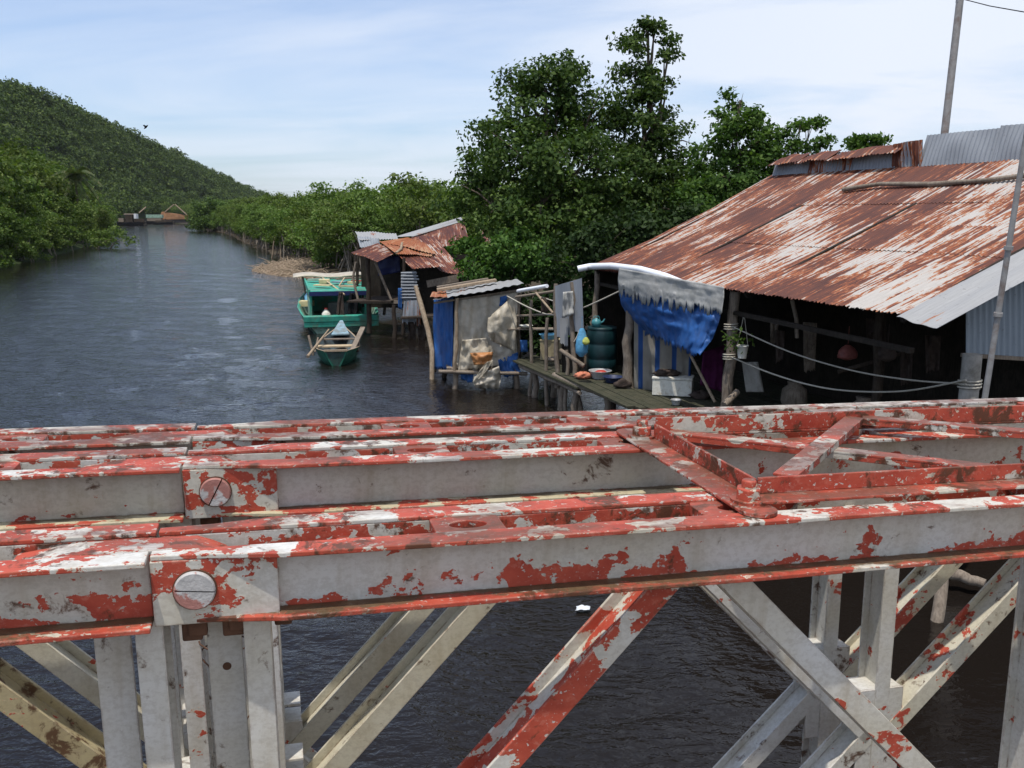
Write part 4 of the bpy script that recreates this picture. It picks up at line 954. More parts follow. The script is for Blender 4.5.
# ------------------------------------------------------------------ rusty hut
Yh=33.0
rh=thing('rusty_hut','stilt hut with patched orange rusty roof beside the green boat','hut',onz(405,335,0))
def sheet(c,name,mat,t,pitch=.12,amp=.014,seed=0,rag=.05,bend=.05,nv=5):
    return part(MB().corr(*[aty(*k) for k in c],pitch=pitch,amp=amp,nv=nv,seed=seed,rag=rag,bend=bend),name,MT[mat],t)
sheet([(351,252.5,33.6),(378,262,32.3),(398,252,34.6),(378,243,35.6)],'roof_sheet','roof_a',rh,seed=1)
sheet([(397,254,33.5),(431,256,33.3),(438,250,35.4),(379,241,36.0)],'roof_sheet','roof_or',rh,seed=2)
sheet([(412,268.5,32.3),(446,266,32.3),(430,254.5,33.8),(396,253,33.9)],'roof_sheet','roof_c',rh,seed=3)
sheet([(440,271,32.5),(467,275,32.4),(434,236.5,36.8),(405,238,36.6)],'roof_sheet','roof_a',rh,seed=4)
sheet([(379,242,35.9),(436,254,33.6),(424,242,36),(408,237.5,36.6)],'roof_sheet','roof_or',rh,seed=6)
part(MB().tube([aty(396,253,33.6),aty(401,249,34),aty(402,243,34.8)],.05,6),'ridge_pole',MT['wood_pale'],rh)
for i,(px,pt,pb,yy,r) in enumerate(((369,258,333,33.2,.10),(403,258,335,32.8,.07),(415,268,300,32.6,.08),(460,274,320,32.6,.07),(357,252,312,36.0,.07),(384,255,315,36,.06),(395,305,341,32.4,.09),(421,300,340,32.6,.08))):
    part(log(aty(px,pb,yy),aty(px+(1 if i%2 else -1),pt,yy),r,r*.8,90+i),'post',MT['wood_dark'],rh)
sheet([(401,300,32.5),(418,301,32.5),(416,271,32.5),(401,272,32.5)],'wall_sheet','galv',rh,pitch=3.,amp=.0,seed=7,rag=.1)
mbw=MB()
for i in range(9):   # horizontal corrugations of the wall sheet
    mbw.tube([aty(401,273+i*3.1,32.42),aty(417+(i%3),273+i*3.1,32.42)],.035,6)
part(mbw,'wall_ribs',MT['galv'],rh)
sheet([(402,321,32.3),(421,324,32.3),(420,300,32.3),(404,301,32.3)],'wall_sheet','galv_rust',rh,pitch=.16,seed=8,rag=.12)
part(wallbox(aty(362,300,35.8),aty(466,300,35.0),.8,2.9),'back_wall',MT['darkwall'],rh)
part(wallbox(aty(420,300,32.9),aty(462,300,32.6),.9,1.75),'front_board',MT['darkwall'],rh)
part(MB().bar(aty(427,284,32.5),aty(458,278,32.4),.05,.25),'plank',MT['wood'],rh)
part(MB().bar(aty(361,299,34.2),aty(404,299,33.6),2.2,.06),'floor',MT['wood_dark'],rh)
part(MB().bar(aty(404,315,33.0),aty(462,312,33.0),2.2,.06),'floor',MT['wood_dark'],rh)
part(MB().bar(aty(360,302,33.2),aty(404,302,32.7),.08,.12),'floor_beam',MT['wood'],rh)
part(stick([(375,262,33.1),(392,302,33.0)],.05),'brace',MT['wood'],rh)
part(stick([(356,262,34.5),(353,278,34.5),(358,300,34.3)],.05),'brace',MT['wood'],rh)
o=part(cloth([(378,256),(378,276)],[(400,256),(400,272)],34.6,12,10,.1,51,4),'dark_curtain',MT['navytrim'],rh); solid(o)
o=part(cloth([(408,322),(409,342)],[(416,322),(415,345)],32.2,10,10,.2,53,4,fringe=3),'hanging_rag',MT['darkcloth'],rh); solid(o)
o=part(cloth([(418,326),(418,342)],[(425,324),(425,344)],32.2,10,10,.2,54,4,fringe=3),'hanging_rag',MT['darkcloth'],rh); solid(o)
o=part(cloth([(398,288),(398,308)],[(402,288),(402,310)],32.4,6,8,.05,55,4),'blue_strip',MT['blue'],rh); solid(o)
# long roofed hut behind
lh=thing('long_hut','long hut behind the rusty hut with a grey ridge strip and dark red roof','hut',aty(410,290,40))
def sheetL(*a,**k): return sheet(*a,**k)
sheet([(360,240,38.5),(398,239,38.5),(396,233.5,40),(355,231.5,40)],'roof_sheet','galv_pale',lh,seed=11)
sheet([(360,247,38.3),(380,246,38.3),(379,238.5,38.4),(357,236,38.9)],'gable_sheet','galv',lh,seed=12)
sheet([(394,237,39.6),(413,236.5,40.3),(463,221,47),(461,217,47.4)],'ridge_strip','galv_pale',lh,seed=13,pitch=.3,amp=.006,rag=0)
sheet([(410,246,39),(470,246,43),(464,221.5,47),(411,236.2,40.5)],'roof_sheet','roof_a',lh,seed=14)
sheet([(486,245,42),(526,250,40),(520,231,44),(480,230,46)],'roof_sheet','roof_b',lh,seed=15)
part(wallbox(aty(362,290,38.7),aty(470,290,42.5),.4,2.6),'wall',MT['darkwall'],lh)
part(wallbox(aty(472,290,44),aty(524,290,42),.4,2.3),'wall',MT['darkwall'],lh)
for px in (358,366): part(log(aty(px,305,38.6),aty(px,243,38.6),.07,.06,px),'post',MT['wood_dark'],lh)
# ------------------------------------------------------------------ boats
def hull(O,ax,stations,mats,outer_m=0,inner_m=1,thick=.05,rim_m=2):
    """stations: (s, half_top, half_mid, half_bottom, z_top, z_mid, z_bottom)"""
    O=Vector(O); ax=Vector(ax).normalized(); nx=Vector((ax.y,-ax.x,0)); mb=MB(); rows=[]
    def P_(s,w,z): return O+ax*s+nx*w+Vector((0,0,z))
    for (s,ht,hm,hb_,zt,zm,zb) in stations:
        rows.append([P_(s,-ht,zt),P_(s,-hm,zm),P_(s,-hb_,zb),P_(s,0,zb-.05),P_(s,hb_,zb),P_(s,hm,zm),P_(s,ht,zt)])
    n=7; vs=[p for r in rows for p in r]; fs=[];ms=[]
    for i in range(len(rows)-1):
        for j in range(n-1): fs.append((i*n+j,(i+1)*n+j,(i+1)*n+j+1,i*n+j+1))
    mb.add(vs,fs,outer_m,smooth=True)
    vin=[]
    for i,(s,ht,hm,hb_,zt,zm,zb) in enumerate(stations):
        f=max(0,1-thick/max(ht,.01)); vin+=[P_(s,-ht*f,zt-.0),P_(s,-hm*f,zm),P_(s,-hb_*f*.9,zb+thick),P_(s,0,zb+thick),P_(s,hb_*f*.9,zb+thick),P_(s,hm*f,zm),P_(s,ht*f,zt)]
    mb.add(vin,[f[::-1] for f in fs],inner_m,smooth=True)
    for side in (0,6):
        for i in range(len(rows)-1):
            a,b=rows[i][side],rows[i+1][side]; c,d=vin[(i+1)*n+side],vin[i*n+side]
            mb.add([a,b,c,d],[(0,1,2,3)],rim_m)
    # transom
    mb.add(rows[0],[tuple(range(7))[::-1]],outer_m); mb.add(vin[:7],[tuple(range(7))],inner_m)
    return mb,P_
O=Vector((-6.52,33.9,.15)); ax=Vector((-.235,.972,0))
st=[(0,1.34,1.20,.95,.44,.12,-.35),(1.2,1.46,1.34,1.0,.47,.12,-.4),(3,1.58,1.42,1.0,.55,.14,-.45),(5,1.50,1.30,.85,.70,.2,-.45),(6.8,1.10,.85,.45,.95,.35,-.40),(8.2,.50,.32,.10,1.22,.6,-.2),(8.9,.06,.05,.03,1.42,.9,.2)]
gb=thing('fishing_boat','green wooden fishing boat with a low cabin moored by the rusty hut','fishing boat',O)
mb,BP=hull(O,ax,st,None)
for i in range(6):   # two-tone side: pale strake below a green sheer strake
    pass
part(mb,'hull',[MT['boatdark'],MT['boatlight'],MT['boatgreen']],gb)
def strake(z0,z1,push,mat,side,name):
    mb=MB(); prev=None
    for (s,ht,hm,hb_,zt,zm,zb) in st:
        f0=z0;f1=z1
        za=zm+(zt-zm)*f0; zb_=zm+(zt-zm)*f1
        wa=hm+(ht-hm)*f0+push; wb=hm+(ht-hm)*f1+push
        cur=[BP(s,side*wa,za),BP(s,side*wb,zb_),BP(s,side*(wb-.05),zb_),BP(s,side*(wa-.05),za)]
        if prev:
            mb.hexa(prev,cur)
        prev=cur
    return part(mb,name,mat,gb)
for side in (-1,1):
    strake(.50,1.08,.035,MT['boatgreen'],side,'gunwale')
    strake(.02,.46,.025,MT['boatlight'],side,'side_plank')
part(MB().hexa([BP(-.12,-1.42,.30),BP(-.12,1.42,.30),BP(.05,1.42,.30),BP(.05,-1.42,.30)],[BP(-.14,-1.42,.52),BP(-.14,1.42,.52),BP(.25,1.42,.53),BP(.25,-1.42,.53)]),'transom_plank',MT['boatgreen'],gb,.02)
part(MB().hexa([BP(-.09,-1.40,.10),BP(-.09,1.40,.10),BP(.0,1.40,.10),BP(.0,-1.40,.10)],[BP(-.10,-1.41,.29),BP(-.10,1.41,.29),BP(.0,1.41,.29),BP(.0,-1.41,.29)]),'transom_plank',MT['boatgreen'],gb,.02)
part(MB().hexa([BP(.05,-1.25,.10),BP(.05,1.25,.10),BP(6.5,.8,.2),BP(6.5,-.8,.2)],[BP(.05,-1.25,.15),BP(.05,1.25,.15),BP(6.5,.8,.25),BP(6.5,-.8,.25)]),'deck',MT['boatlight'],gb)
for (s,w) in ((.75,-1.12),(.75,1.0),(4.6,-1.15),(4.6,1.1)):
    part(MB().bar(BP(s,w,.15),BP(s,w*.98,1.42),.09,.09),'cabin_post',MT['boatgreen'],gb)
part(MB().hexa([BP(1.0,-1.18,.2),BP(4.6,-1.2,.2),BP(4.6,-1.14,.2),BP(1.0,-1.12,.2)],[BP(1.0,-1.18,1.02),BP(4.6,-1.2,1.3),BP(4.6,-1.14,1.3),BP(1.0,-1.12,1.02)]),'cabin_wall',MT['boatlight'],gb)
part(MB().hexa([BP(1.4,1.08,.2),BP(4.6,1.1,.2),BP(4.6,1.04,.2),BP(1.4,1.02,.2)],[BP(1.4,1.08,.9),BP(4.6,1.1,1.3),BP(4.6,1.04,1.3),BP(1.4,1.02,.9)]),'cabin_wall',MT['boatgreen'],gb)
part(MB().hexa([BP(4.5,-1.1,.2),BP(4.5,1.1,.2),BP(4.58,1.1,.2),BP(4.58,-1.1,.2)],[BP(4.5,-1.1,1.35),BP(4.5,1.1,1.35),BP(4.58,1.1,1.35),BP(4.58,-1.1,1.35)]),'cabin_wall',MT['boatgreen'],gb)
rf=part(MB().hexa([BP(.55,-1.12,1.36),BP(.55,1.02,1.36),BP(5.0,1.15,1.52),BP(5.0,-1.25,1.52)],[BP(.55,-1.12,1.42),BP(.55,1.02,1.42),BP(5.0,1.15,1.58),BP(5.0,-1.25,1.58)]),'cabin_roof',MT['boatgreen'],gb,.01)
part(MB().hexa([BP(.50,-1.16,1.24),BP(.50,1.06,1.24),BP(.56,1.06,1.24),BP(.56,-1.16,1.24)],[BP(.50,-1.16,1.40),BP(.50,1.06,1.40),BP(.56,1.06,1.40),BP(.56,-1.16,1.40)]),'roof_trim',MT['navytrim'],gb)
part(MB().hexa([BP(.6,-1.18,1.28),BP(4.9,-1.30,1.44),BP(4.9,-1.24,1.44),BP(.6,-1.12,1.28)],[BP(.6,-1.18,1.47),BP(4.9,-1.30,1.64),BP(4.9,-1.24,1.64),BP(.6,-1.12,1.47)]),'roof_rail',MT['boatgreen'],gb)
part(MB().grid(lambda u,v: BP(4.7+v*1.5,-1.75+u*3.1,1.74+.05*math.sin(u*9)+v*.05-.10*abs(u-.5)),16,6),'awning',MT['canvas'],gb).modifiers.new('thickness','SOLIDIFY').thickness=.05
for w in (-1.5,1.2): part(MB().bar(BP(5.6,w*.8,.5),BP(5.6,w*.9,1.72),.06,.06),'awning_post',MT['wood'],gb)
part(MB().lathe(BP(5.0,-1.1,.5),[(.2,0),(.22,.35),(.1,.5),(.05,.55),(0,.55)],14),'float',MT['basin_blue'],gb)
# things lying on and in the boat
def item(name,mb,mat,label,cat,loc): return solo(mb,name,mat,label,cat,loc)
rr=random.Random(4)
for i,(m,nm,l,s,w,L,h) in enumerate(((MT['cream'],'board','pale yellow board on the front left of the green cabin roof',1.6,-.6,.9,.05),(MT['boatblue'],'board','pale blue board in the middle of the green cabin roof',2.6,.1,.8,.06),(MT['cream'],'tray','cream tray at the right end of the green cabin roof',2.2,.65,.6,.09),(MT['redplas'],'red_strip','red strip along the right edge of the green cabin roof',3.0,.95,1.0,.06))):
    p=BP(s,w,1.48+s*.036); a=rr.uniform(-.6,.6); d=Vector((math.cos(a),math.sin(a),0))
    item(nm,MB().bar(p-d*L/2*.8+Vector((0,0,h/2)),p+d*L/2*.8+Vector((0,0,h/2)),.26 if i<3 else .12,h),m,l,nm.replace('_',' '),p)
for i,(m,nm,l,s,w,L,wd) in enumerate(((MT['tanwood'],'board','tan board lying crosswise near the front edge of the cabin roof',1.0,.35,.7,.18),(MT['boatlight'],'board','pale green board at the back left of the cabin roof',3.6,-.7,.9,.3),(MT['wood'],'board','weathered brown board at the back right of the cabin roof',3.9,.5,1.0,.25),(MT['cream'],'basket','low cream basket left of the middle of the cabin roof',2.9,-.5,.42,.4))):
    p=BP(s,w,1.47+s*.036); a=rr.uniform(-.5,.5); d=Vector((math.cos(a),math.sin(a),0))
    item(nm,MB().bar(p-d*L*.5+Vector((0,0,.04)),p+d*L*.5+Vector((0,0,.05)),wd,.07 if nm=='board' else .16),m,l,nm,p)
item('boat_hook',MB().tube([BP(.2,.15,1.30),BP(3.4,-.55,1.72)],.035,7),MT['tanwood'],'long pale stick laid along the green cabin roof','stick',BP(.2,.15,1.3))
item('boat_hook',MB().tube([BP(1.2,.0,1.55),BP(3.6,.35,1.70)],.03,7),MT['tanwood'],'shorter pale stick crossing the cabin roof to the right','stick',BP(1.2,0,1.55))
p=BP(.7,-.55,.17); jg=thing('water_jug','white plastic jug standing in the green boat under the cabin roof','jug',p)
part(MB().lathe(p,[(.15,0),(.17,.08),(.17,.38),(.09,.48),(.06,.50),(.06,.56),(0,.56)],16),'body',MT['foam'],jg); part(MB().lathe(p+Vector((0,0,.53)),[(.065,0),(.065,.06),(0,.065)],12),'cap',MT['redplas'],jg)
solid(item('hanging_cloth',cloth([(339,292),(337,306),(336,319)],[(343,292),(344,306),(344,320)],34.1,10,14,.12,61,4,fringe=2),MT['darkcloth'],'brown cloth hanging from the middle of the boat cabin roof','cloth',BP(.4,0,1.2)),.02)
solid(item('hanging_cloth',cloth([(350,293),(348,305),(348,316)],[(357,293),(357,305),(357,316)],34.4,10,14,.12,63,4),MT['black'],'black cloth hanging at the right side of the boat cabin','cloth',BP(.5,.7,1.2)),.02)
p=BP(4.2,-1.5,.62); item('crate',MB().bar(p,p+Vector((.55,.0,0)),.5,.22),MT['cream'],'cream crate in the left side of the green boat','crate',p)
p=BP(3.8,.2,.16); item('engine_cover',MB().bar(p+Vector((-.5,0,.25)),p+Vector((.5,0,.25)),.7,.5),MT['greyplas'],'grey engine box in the middle of the green boat','box',p)
# sampan
O2=Vector((-5.28,26.35,0)); ax2=Vector((-.15,.99,0))
st2=[(0,.34,.24,.10,.46,.22,-.05),(.5,.58,.46,.28,.46,.16,-.15),(1.3,.70,.60,.42,.40,.14,-.16),(2.4,.66,.55,.38,.44,.16,-.15),(3.5,.45,.36,.22,.50,.22,-.10),(4.4,.22,.16,.08,.58,.32,.05),(5.0,.06,.05,.03,.68,.45,.25)]
sp=thing('sampan','small open wooden sampan with pale blue bow behind the green boat','sampan',O2)
mb,SP=hull(O2,ax2,st2,None)
part(mb,'hull',[plain('sampan_green_paint',(.018,.13,.085),.3,6,.5,.3,.15,dirt=(.03,.03,.018)),plain('grey_blue_worn_paint',(.10,.135,.15),.35,6,.7,.2,.2,dirt=(.09,.07,.05),dth=(.42,.58)),MT['wood_pale']],sp)
part(MB().hexa([SP(3.7,-.30,.44),SP(3.7,.30,.44),SP(4.98,.05,.72),SP(4.98,-.05,.72)],[SP(3.7,-.30,.48),SP(3.7,.30,.48),SP(4.98,.05,.80),SP(4.98,-.05,.80)]),'foredeck',MT['boatblue'],sp)
part(MB().hexa([SP(.45,-.45,.18),SP(.45,.45,.18),SP(1.3,.55,.18),SP(1.3,-.55,.18)],[SP(.45,-.45,.22),SP(.45,.45,.22),SP(1.3,.55,.22),SP(1.3,-.55,.22)]),'floorboard',MT['wood'],sp)
part(MB().bar(SP(1.6,-.62,.38),SP(1.6,.62,.38),.34,.04),'seat',MT['tanwood'],sp)
part(MB().bar(SP(2.9,-.5,.42),SP(2.9,.5,.42),.16,.04),'seat',MT['wood'],sp)
part(MB().bar(SP(.0,-.34,.47),SP(.0,.34,.47),.10,.05),'transom_cap',MT['wood_pale'],sp)
item('oar',MB().tube([SP(.3,-.85,.26),SP(2.3,-.30,.82)],[.05,.025],7),MT['wood_pale'],'pale oar slanting over the left side of the sampan','oar',SP(.3,-.8,.3))
item('oar_post',MB().tube([SP(.9,-.72,.2),SP(1.1,-.86,.80)],.04,7),MT['wood'],'short brown stake at the left side of the sampan','stake',SP(.9,-.72,.2))
item('oar_post',MB().tube([SP(1.6,-.72,.2),SP(1.9,-.62,.62)],.03,7),MT['wood'],'thin brown stake just behind the left oar of the sampan','stake',SP(1.6,-.7,.2))
item('driftwood_paddle',MB().bar(SP(.8,.42,.25),SP(1.9,.80,.92),.16,.05),MT['wood'],'rough brown board propped on the right side of the sampan','board',SP(.8,.5,.25))
item('driftwood_paddle',MB().bar(SP(.9,.62,.3),SP(2.2,.62,.60),.10,.06),MT['wood_dark'],'dark board lying along the right rim of the sampan','board',SP(.9,.6,.3))
# far boats at the bend
def far_boat(name,label,px0,px1,py,Y,h,mat,items):
    a=aty(px0,py,Y); b=aty(px1,py,Y); L=(b-a).length; c=(a+b)/2; O=Vector((a.x,Y,0))
    st=[(0,.9,.8,.5,h*.9,h*.3,-.3),(L*.2,1.5,1.3,.9,h*.75,h*.3,-.4),(L*.6,1.5,1.3,.9,h*.75,h*.3,-.4),(L*.88,.8,.6,.3,h*1.05,h*.4,-.3),(L,.08,.06,.03,h*1.4,h*.7,.1)]
    t=thing(name,label,'boat',O); mb,F_=hull(O,(1,0,0),st,None); part(mb,'hull',[MT['hullfar'],MT['wood'],MT['wood']],t)
    for (nm,s0,s1,z0,z1,m) in items:
        part(MB().hexa([F_(L*s0,-1,z0),F_(L*s1,-1,z0),F_(L*s1,1,z0),F_(L*s0,1,z0)],[F_(L*s0,-1,z1),F_(L*s1,-1,z1),F_(L*s1,.9,z1+.15),F_(L*s0,.9,z1+.15)]),nm,m,t,.05)
    return t
far_boat('moored_boat','dark far boat with a brown wheelhouse and white barrel, left of the bend',118,147,225,345,1.7,MT['hullfar'],(('deckhouse',.30,.55,1.3,4.0,MT['wood_dark']),('roof',.26,.6,4.05,4.35,MT['wood']),('barrel',.60,.69,2.6,4.3,MT['white']),('crate',.05,.24,1.3,2.6,MT['wood']),('deck_cargo',.6,.95,1.2,2.4,MT['wood_dark'])))
far_boat('moored_boat','far boat with a low white and green cabin in the middle of the bend',147,166,221,400,1.6,MT['hullfar'],(('cabin',.05,.8,1.2,2.6,MT['wood']),('cabin_top',.0,.85,2.6,3.9,MT['boatlight'])))
far_boat('moored_boat','low flat dark far boat lying in front of the orange cover',154,175,222.5,385,1.2,MT['hullfar'],(('deck_board',.1,.9,1.0,1.5,MT['wood_dark']),))
oc=aty(160,221,405); 
net=thing('net_barge','far barge under an orange brown cover with two spars above it','barge',oc)
mbn=MB(); A_=[aty(160,220,405),aty(188,219.5,405)]; 
mbn.hexa([A_[0]+Vector((0,-3,0)),A_[1]+Vector((0,-1,0)),A_[1]+Vector((0,1,0)),A_[0]+Vector((0,3,0))],[aty(162,211.5,404),aty(189,215.5,404.5),aty(189,215.5,406),aty(162,211.5,408)])
part(mbn,'cover',MT['netorange'],net,.3)
part(MB().bar(aty(158,221.5,404),aty(191,221,404),4,1.4),'hull',MT['hullfar'],net)
part(MB().tube([aty(165,212,404),aty(174,204.5,404)],.28,6),'spar',MT['wood_pale'],net)
part(MB().tube([aty(175,204.5,404),aty(187,215,404)],.28,6),'spar',MT['wood_pale'],net)
solo(MB().tube([aty(139,213,350),aty(146,207,352)],.25,6),'spar',MT['wood_pale'],'pale slanting spar sticking up right of the white barrel on the far boat','spar',aty(139,213,350))
# bird
bb=aty(146,127,70)
bd=MB(); bd.grid(lambda u,v: bb+Vector((.20*(2*v-1)*.9,0,.16*(2*v-1)))+Vector((-.05*math.cos(u*6.283)*math.sin(v*3.14),.06*math.sin(u*6.283)*math.sin(v*3.14),.05*math.cos(u*6.283)*math.sin(v*3.14))),10,10)
for s in (-1,1):
    bd.add([bb+Vector((.06,0,.05)),bb+Vector((-.06,0,-.04)),bb+Vector((-.10+.0*s,s*.32,-.02+.10)),bb+Vector((.0,s*.36,.12))],[(0,1,2,3)])
    bd.add([bb+Vector((.06,0,.06)),bb+Vector((-.06,0,-.03)),bb+Vector((-.10,s*.32,.09)),bb+Vector((.0,s*.36,.13))],[(3,2,1,0)])
solo(bd,'bird',MT['black'],'small black bird flying in the sky above the river','bird',bb)
# litter on the water
lp=onz(583,611,0)
def lit(u,v): return lp+Vector(((u-.5)*.16+.02*fbm(v*3,u*2),(v-.5)*.13,.015+.035*fbm(u*3+1,v*3)+.02))
solid(solo(MB().grid(lit,8,8),'paper_litter',MT['white'],'scrap of white litter floating on the dark water','litter',lp),.004)
# mud spit with driftwood
mb=MB()
def spit(u,v):
    y=60+v*27; bx=lerp_bank(RB,y); x=bx-2.6*math.sin(v*3.14)**.6+u*5.5
    return Vector((x,y,-.12+.42*math.sin(u*3.14)*math.sin(v*3.14)+.08*fbm(x*.8,y*.8)))
tag(MB().grid(spit,16,40).build('mud_bank',plain('mud_spit',(.17,.125,.085),.4,1.2,.95,.1,.6,dirt=(.07,.06,.035))),kind='structure')
for i,(px,py0,px2,py2,yy,l) in enumerate(((792,300,797,338,14.6,'thin pole end hanging under the eave above the upper rope'),(838,372,905,352,13.8,'dim crooked pole lying across the dark house interior'),(884,300,880,396,13.6,'slim dark post standing inside the house right of the hanging bags'))):
    solo(stick([(px,py0,yy),((px+px2)/2+2,(py0+py2)/2,yy),(px2,py2,yy)],.035),'pole',MT['wood_dark' if i else 'wood'],l,'pole',aty(px,py0,yy))
mb=MB(); rr=random.Random(8)
for i in range(420):
    y=rr.uniform(62,85); u=rr.uniform(.1,.9); p=spit(u,(y-60)/27); a=rr.uniform(0,3.14); L=rr.uniform(.3,1.4)
    d=Vector((math.cos(a),math.sin(a)*.6,rr.uniform(-.05,.45)))*L
    mb.tube([p,p+d*.5+Vector((0,0,rr.uniform(0,.1))),p+d],[.035,.03,.012],5)
tag(mb.build('driftwood',MT['wood_pale']),'tangle of pale driftwood and dead branches on the mud bank','driftwood',kind='stuff')
for i,(px,pb,pt,l) in enumerate(((272,258,236,'bare leaning stake standing at the water edge before the mangroves'),(281,258,242,'shorter bare stake just right of the leaning stake'))):
    q=onz(px,pb,0); solo(log(q,aty(px+(3 if i==0 else -1),pt,q.y),.09,.05,200+i),'stake',MT['wood_pale'],l,'stake',q)
# ------------------------------------------------------------------ the bridge girder in front of the camera
BX,BD,BHH,BYAW,BSL,BK = 0.13102887,1.21154403,0.51135979,0.25676492,0.02677064,-0.03173036
cy_,sy_=math.cos(BYAW),math.sin(BYAW)
Borg=Vector((-BX*cy_-BD*sy_,-BX*sy_+BD*cy_,CAMH-BHH))
# the x offset above keeps the camera at the bridge-frame point (BX,-BD,BHH)
bridge=thing('steel_bridge','red and white painted steel truss bridge side in the foreground, paint peeling','bridge',Borg)
bridge.rotation_euler=(0,BSL,BYAW)
def b_(X,Y,Z): return (X+BK*Z,Y,Z)
def bbox(mb,x0,x1,y0,y1,z0,z1,m=0):
    return mb.hexa([b_(x0,y0,z0),b_(x1,y0,z0),b_(x1,y1,z0),b_(x0,y1,z0)],[b_(x0,y0,z1),b_(x1,y0,z1),b_(x1,y1,z1),b_(x0,y1,z1)],m)
def flangebox(mb,xs,y0s,y1,z0,z1,m):
    """flange strip with a varying outer edge; uv y: 0 at the web (y1), 1 at the tip"""
    for i in range(len(xs)-1):
        a,c=xs[i],xs[i+1]; ya,yc=y0s[i],y0s[i+1]
        lo=[b_(a,ya,z0),b_(c,yc,z0),b_(c,y1,z0),b_(a,y1,z0)]; hi=[b_(a,ya,z1),b_(c,yc,z1),b_(c,y1,z1),b_(a,y1,z1)]
        uv=[(a,1),(c,1),(c,0),(a,0)]*2
        mb.add(lo+hi,[(3,2,1,0),(4,5,6,7),(0,1,5,4),(2,3,7,6)]+([(3,0,4,7)] if i==0 else [])+([(1,2,6,5)] if i==len(xs)-2 else []),m,uv)
T_=(0,.457,.673); FL=.045; WB=.007; GAP=.076; PL=3.048
def wob(x,s): return .0016*math.sin(x*5.1+s)+.0012*math.sin(x*13+s*2)
def plate_hole(mb,x0,x1,y0,y1,z0,z1,rx,ry,m=0,n=28):
    cx,cy=(x0+x1)/2,(y0+y1)/2; o=[];q=[]
    for i in range(n):
        th=2*math.pi*(i+.5)/n; c,s=math.cos(th),math.sin(th); k=1/max(abs(c)/((x1-x0)/2),abs(s)/((y1-y0)/2))
        o.append((cx+c*k,cy+s*k)); q.append((cx+rx*c,cy+ry*s))
    vs=[b_(*p,z1) for p in o]+[b_(*p,z1) for p in q]+[b_(*p,z0) for p in o]+[b_(*p,z0) for p in q]; fs=[]
    for i in range(n):
        j=(i+1)%n; fs+=[(i,j,n+j,n+i),(n+i,n+j,3*n+j,3*n+i),(j,i,2*n+i,2*n+j)]
    mb.add(vs,fs,m)
def disc_pin(mb,X,Y,Z,r,t,ang,gap=.0013):
    """slotted pin head facing the camera side (-Y)"""
    n=22
    for s in (0,1):
        pts=[]
        for i in range(n+1):
            th=math.pi*i/n; pts.append((r*math.cos(th),max(r*math.sin(th),gap)*(1 if s==0 else -1)))
        P2=[(X+p*math.cos(ang)-q*math.sin(ang),Z+p*math.sin(ang)+q*math.cos(ang)) for p,q in pts]
        k=len(P2); r2=.93
        C=(X,Z)
        fr=[b_(C[0]+(x-C[0])*r2,Y-t,C[1]+(z-C[1])*r2) for x,z in P2]; mid=[b_(x,Y-t*.72,z) for x,z in P2]; bk=[b_(x,Y,z) for x,z in P2]
        f=tuple(range(k)); 
        mb.add(fr+mid+bk,[f if s==1 else f[::-1]]+[(i,(i+1)%k,k+(i+1)%k,k+i) for i in range(k)]+[(k+i,k+(i+1)%k,2*k+(i+1)%k,2*k+i) for i in range(k)],0)
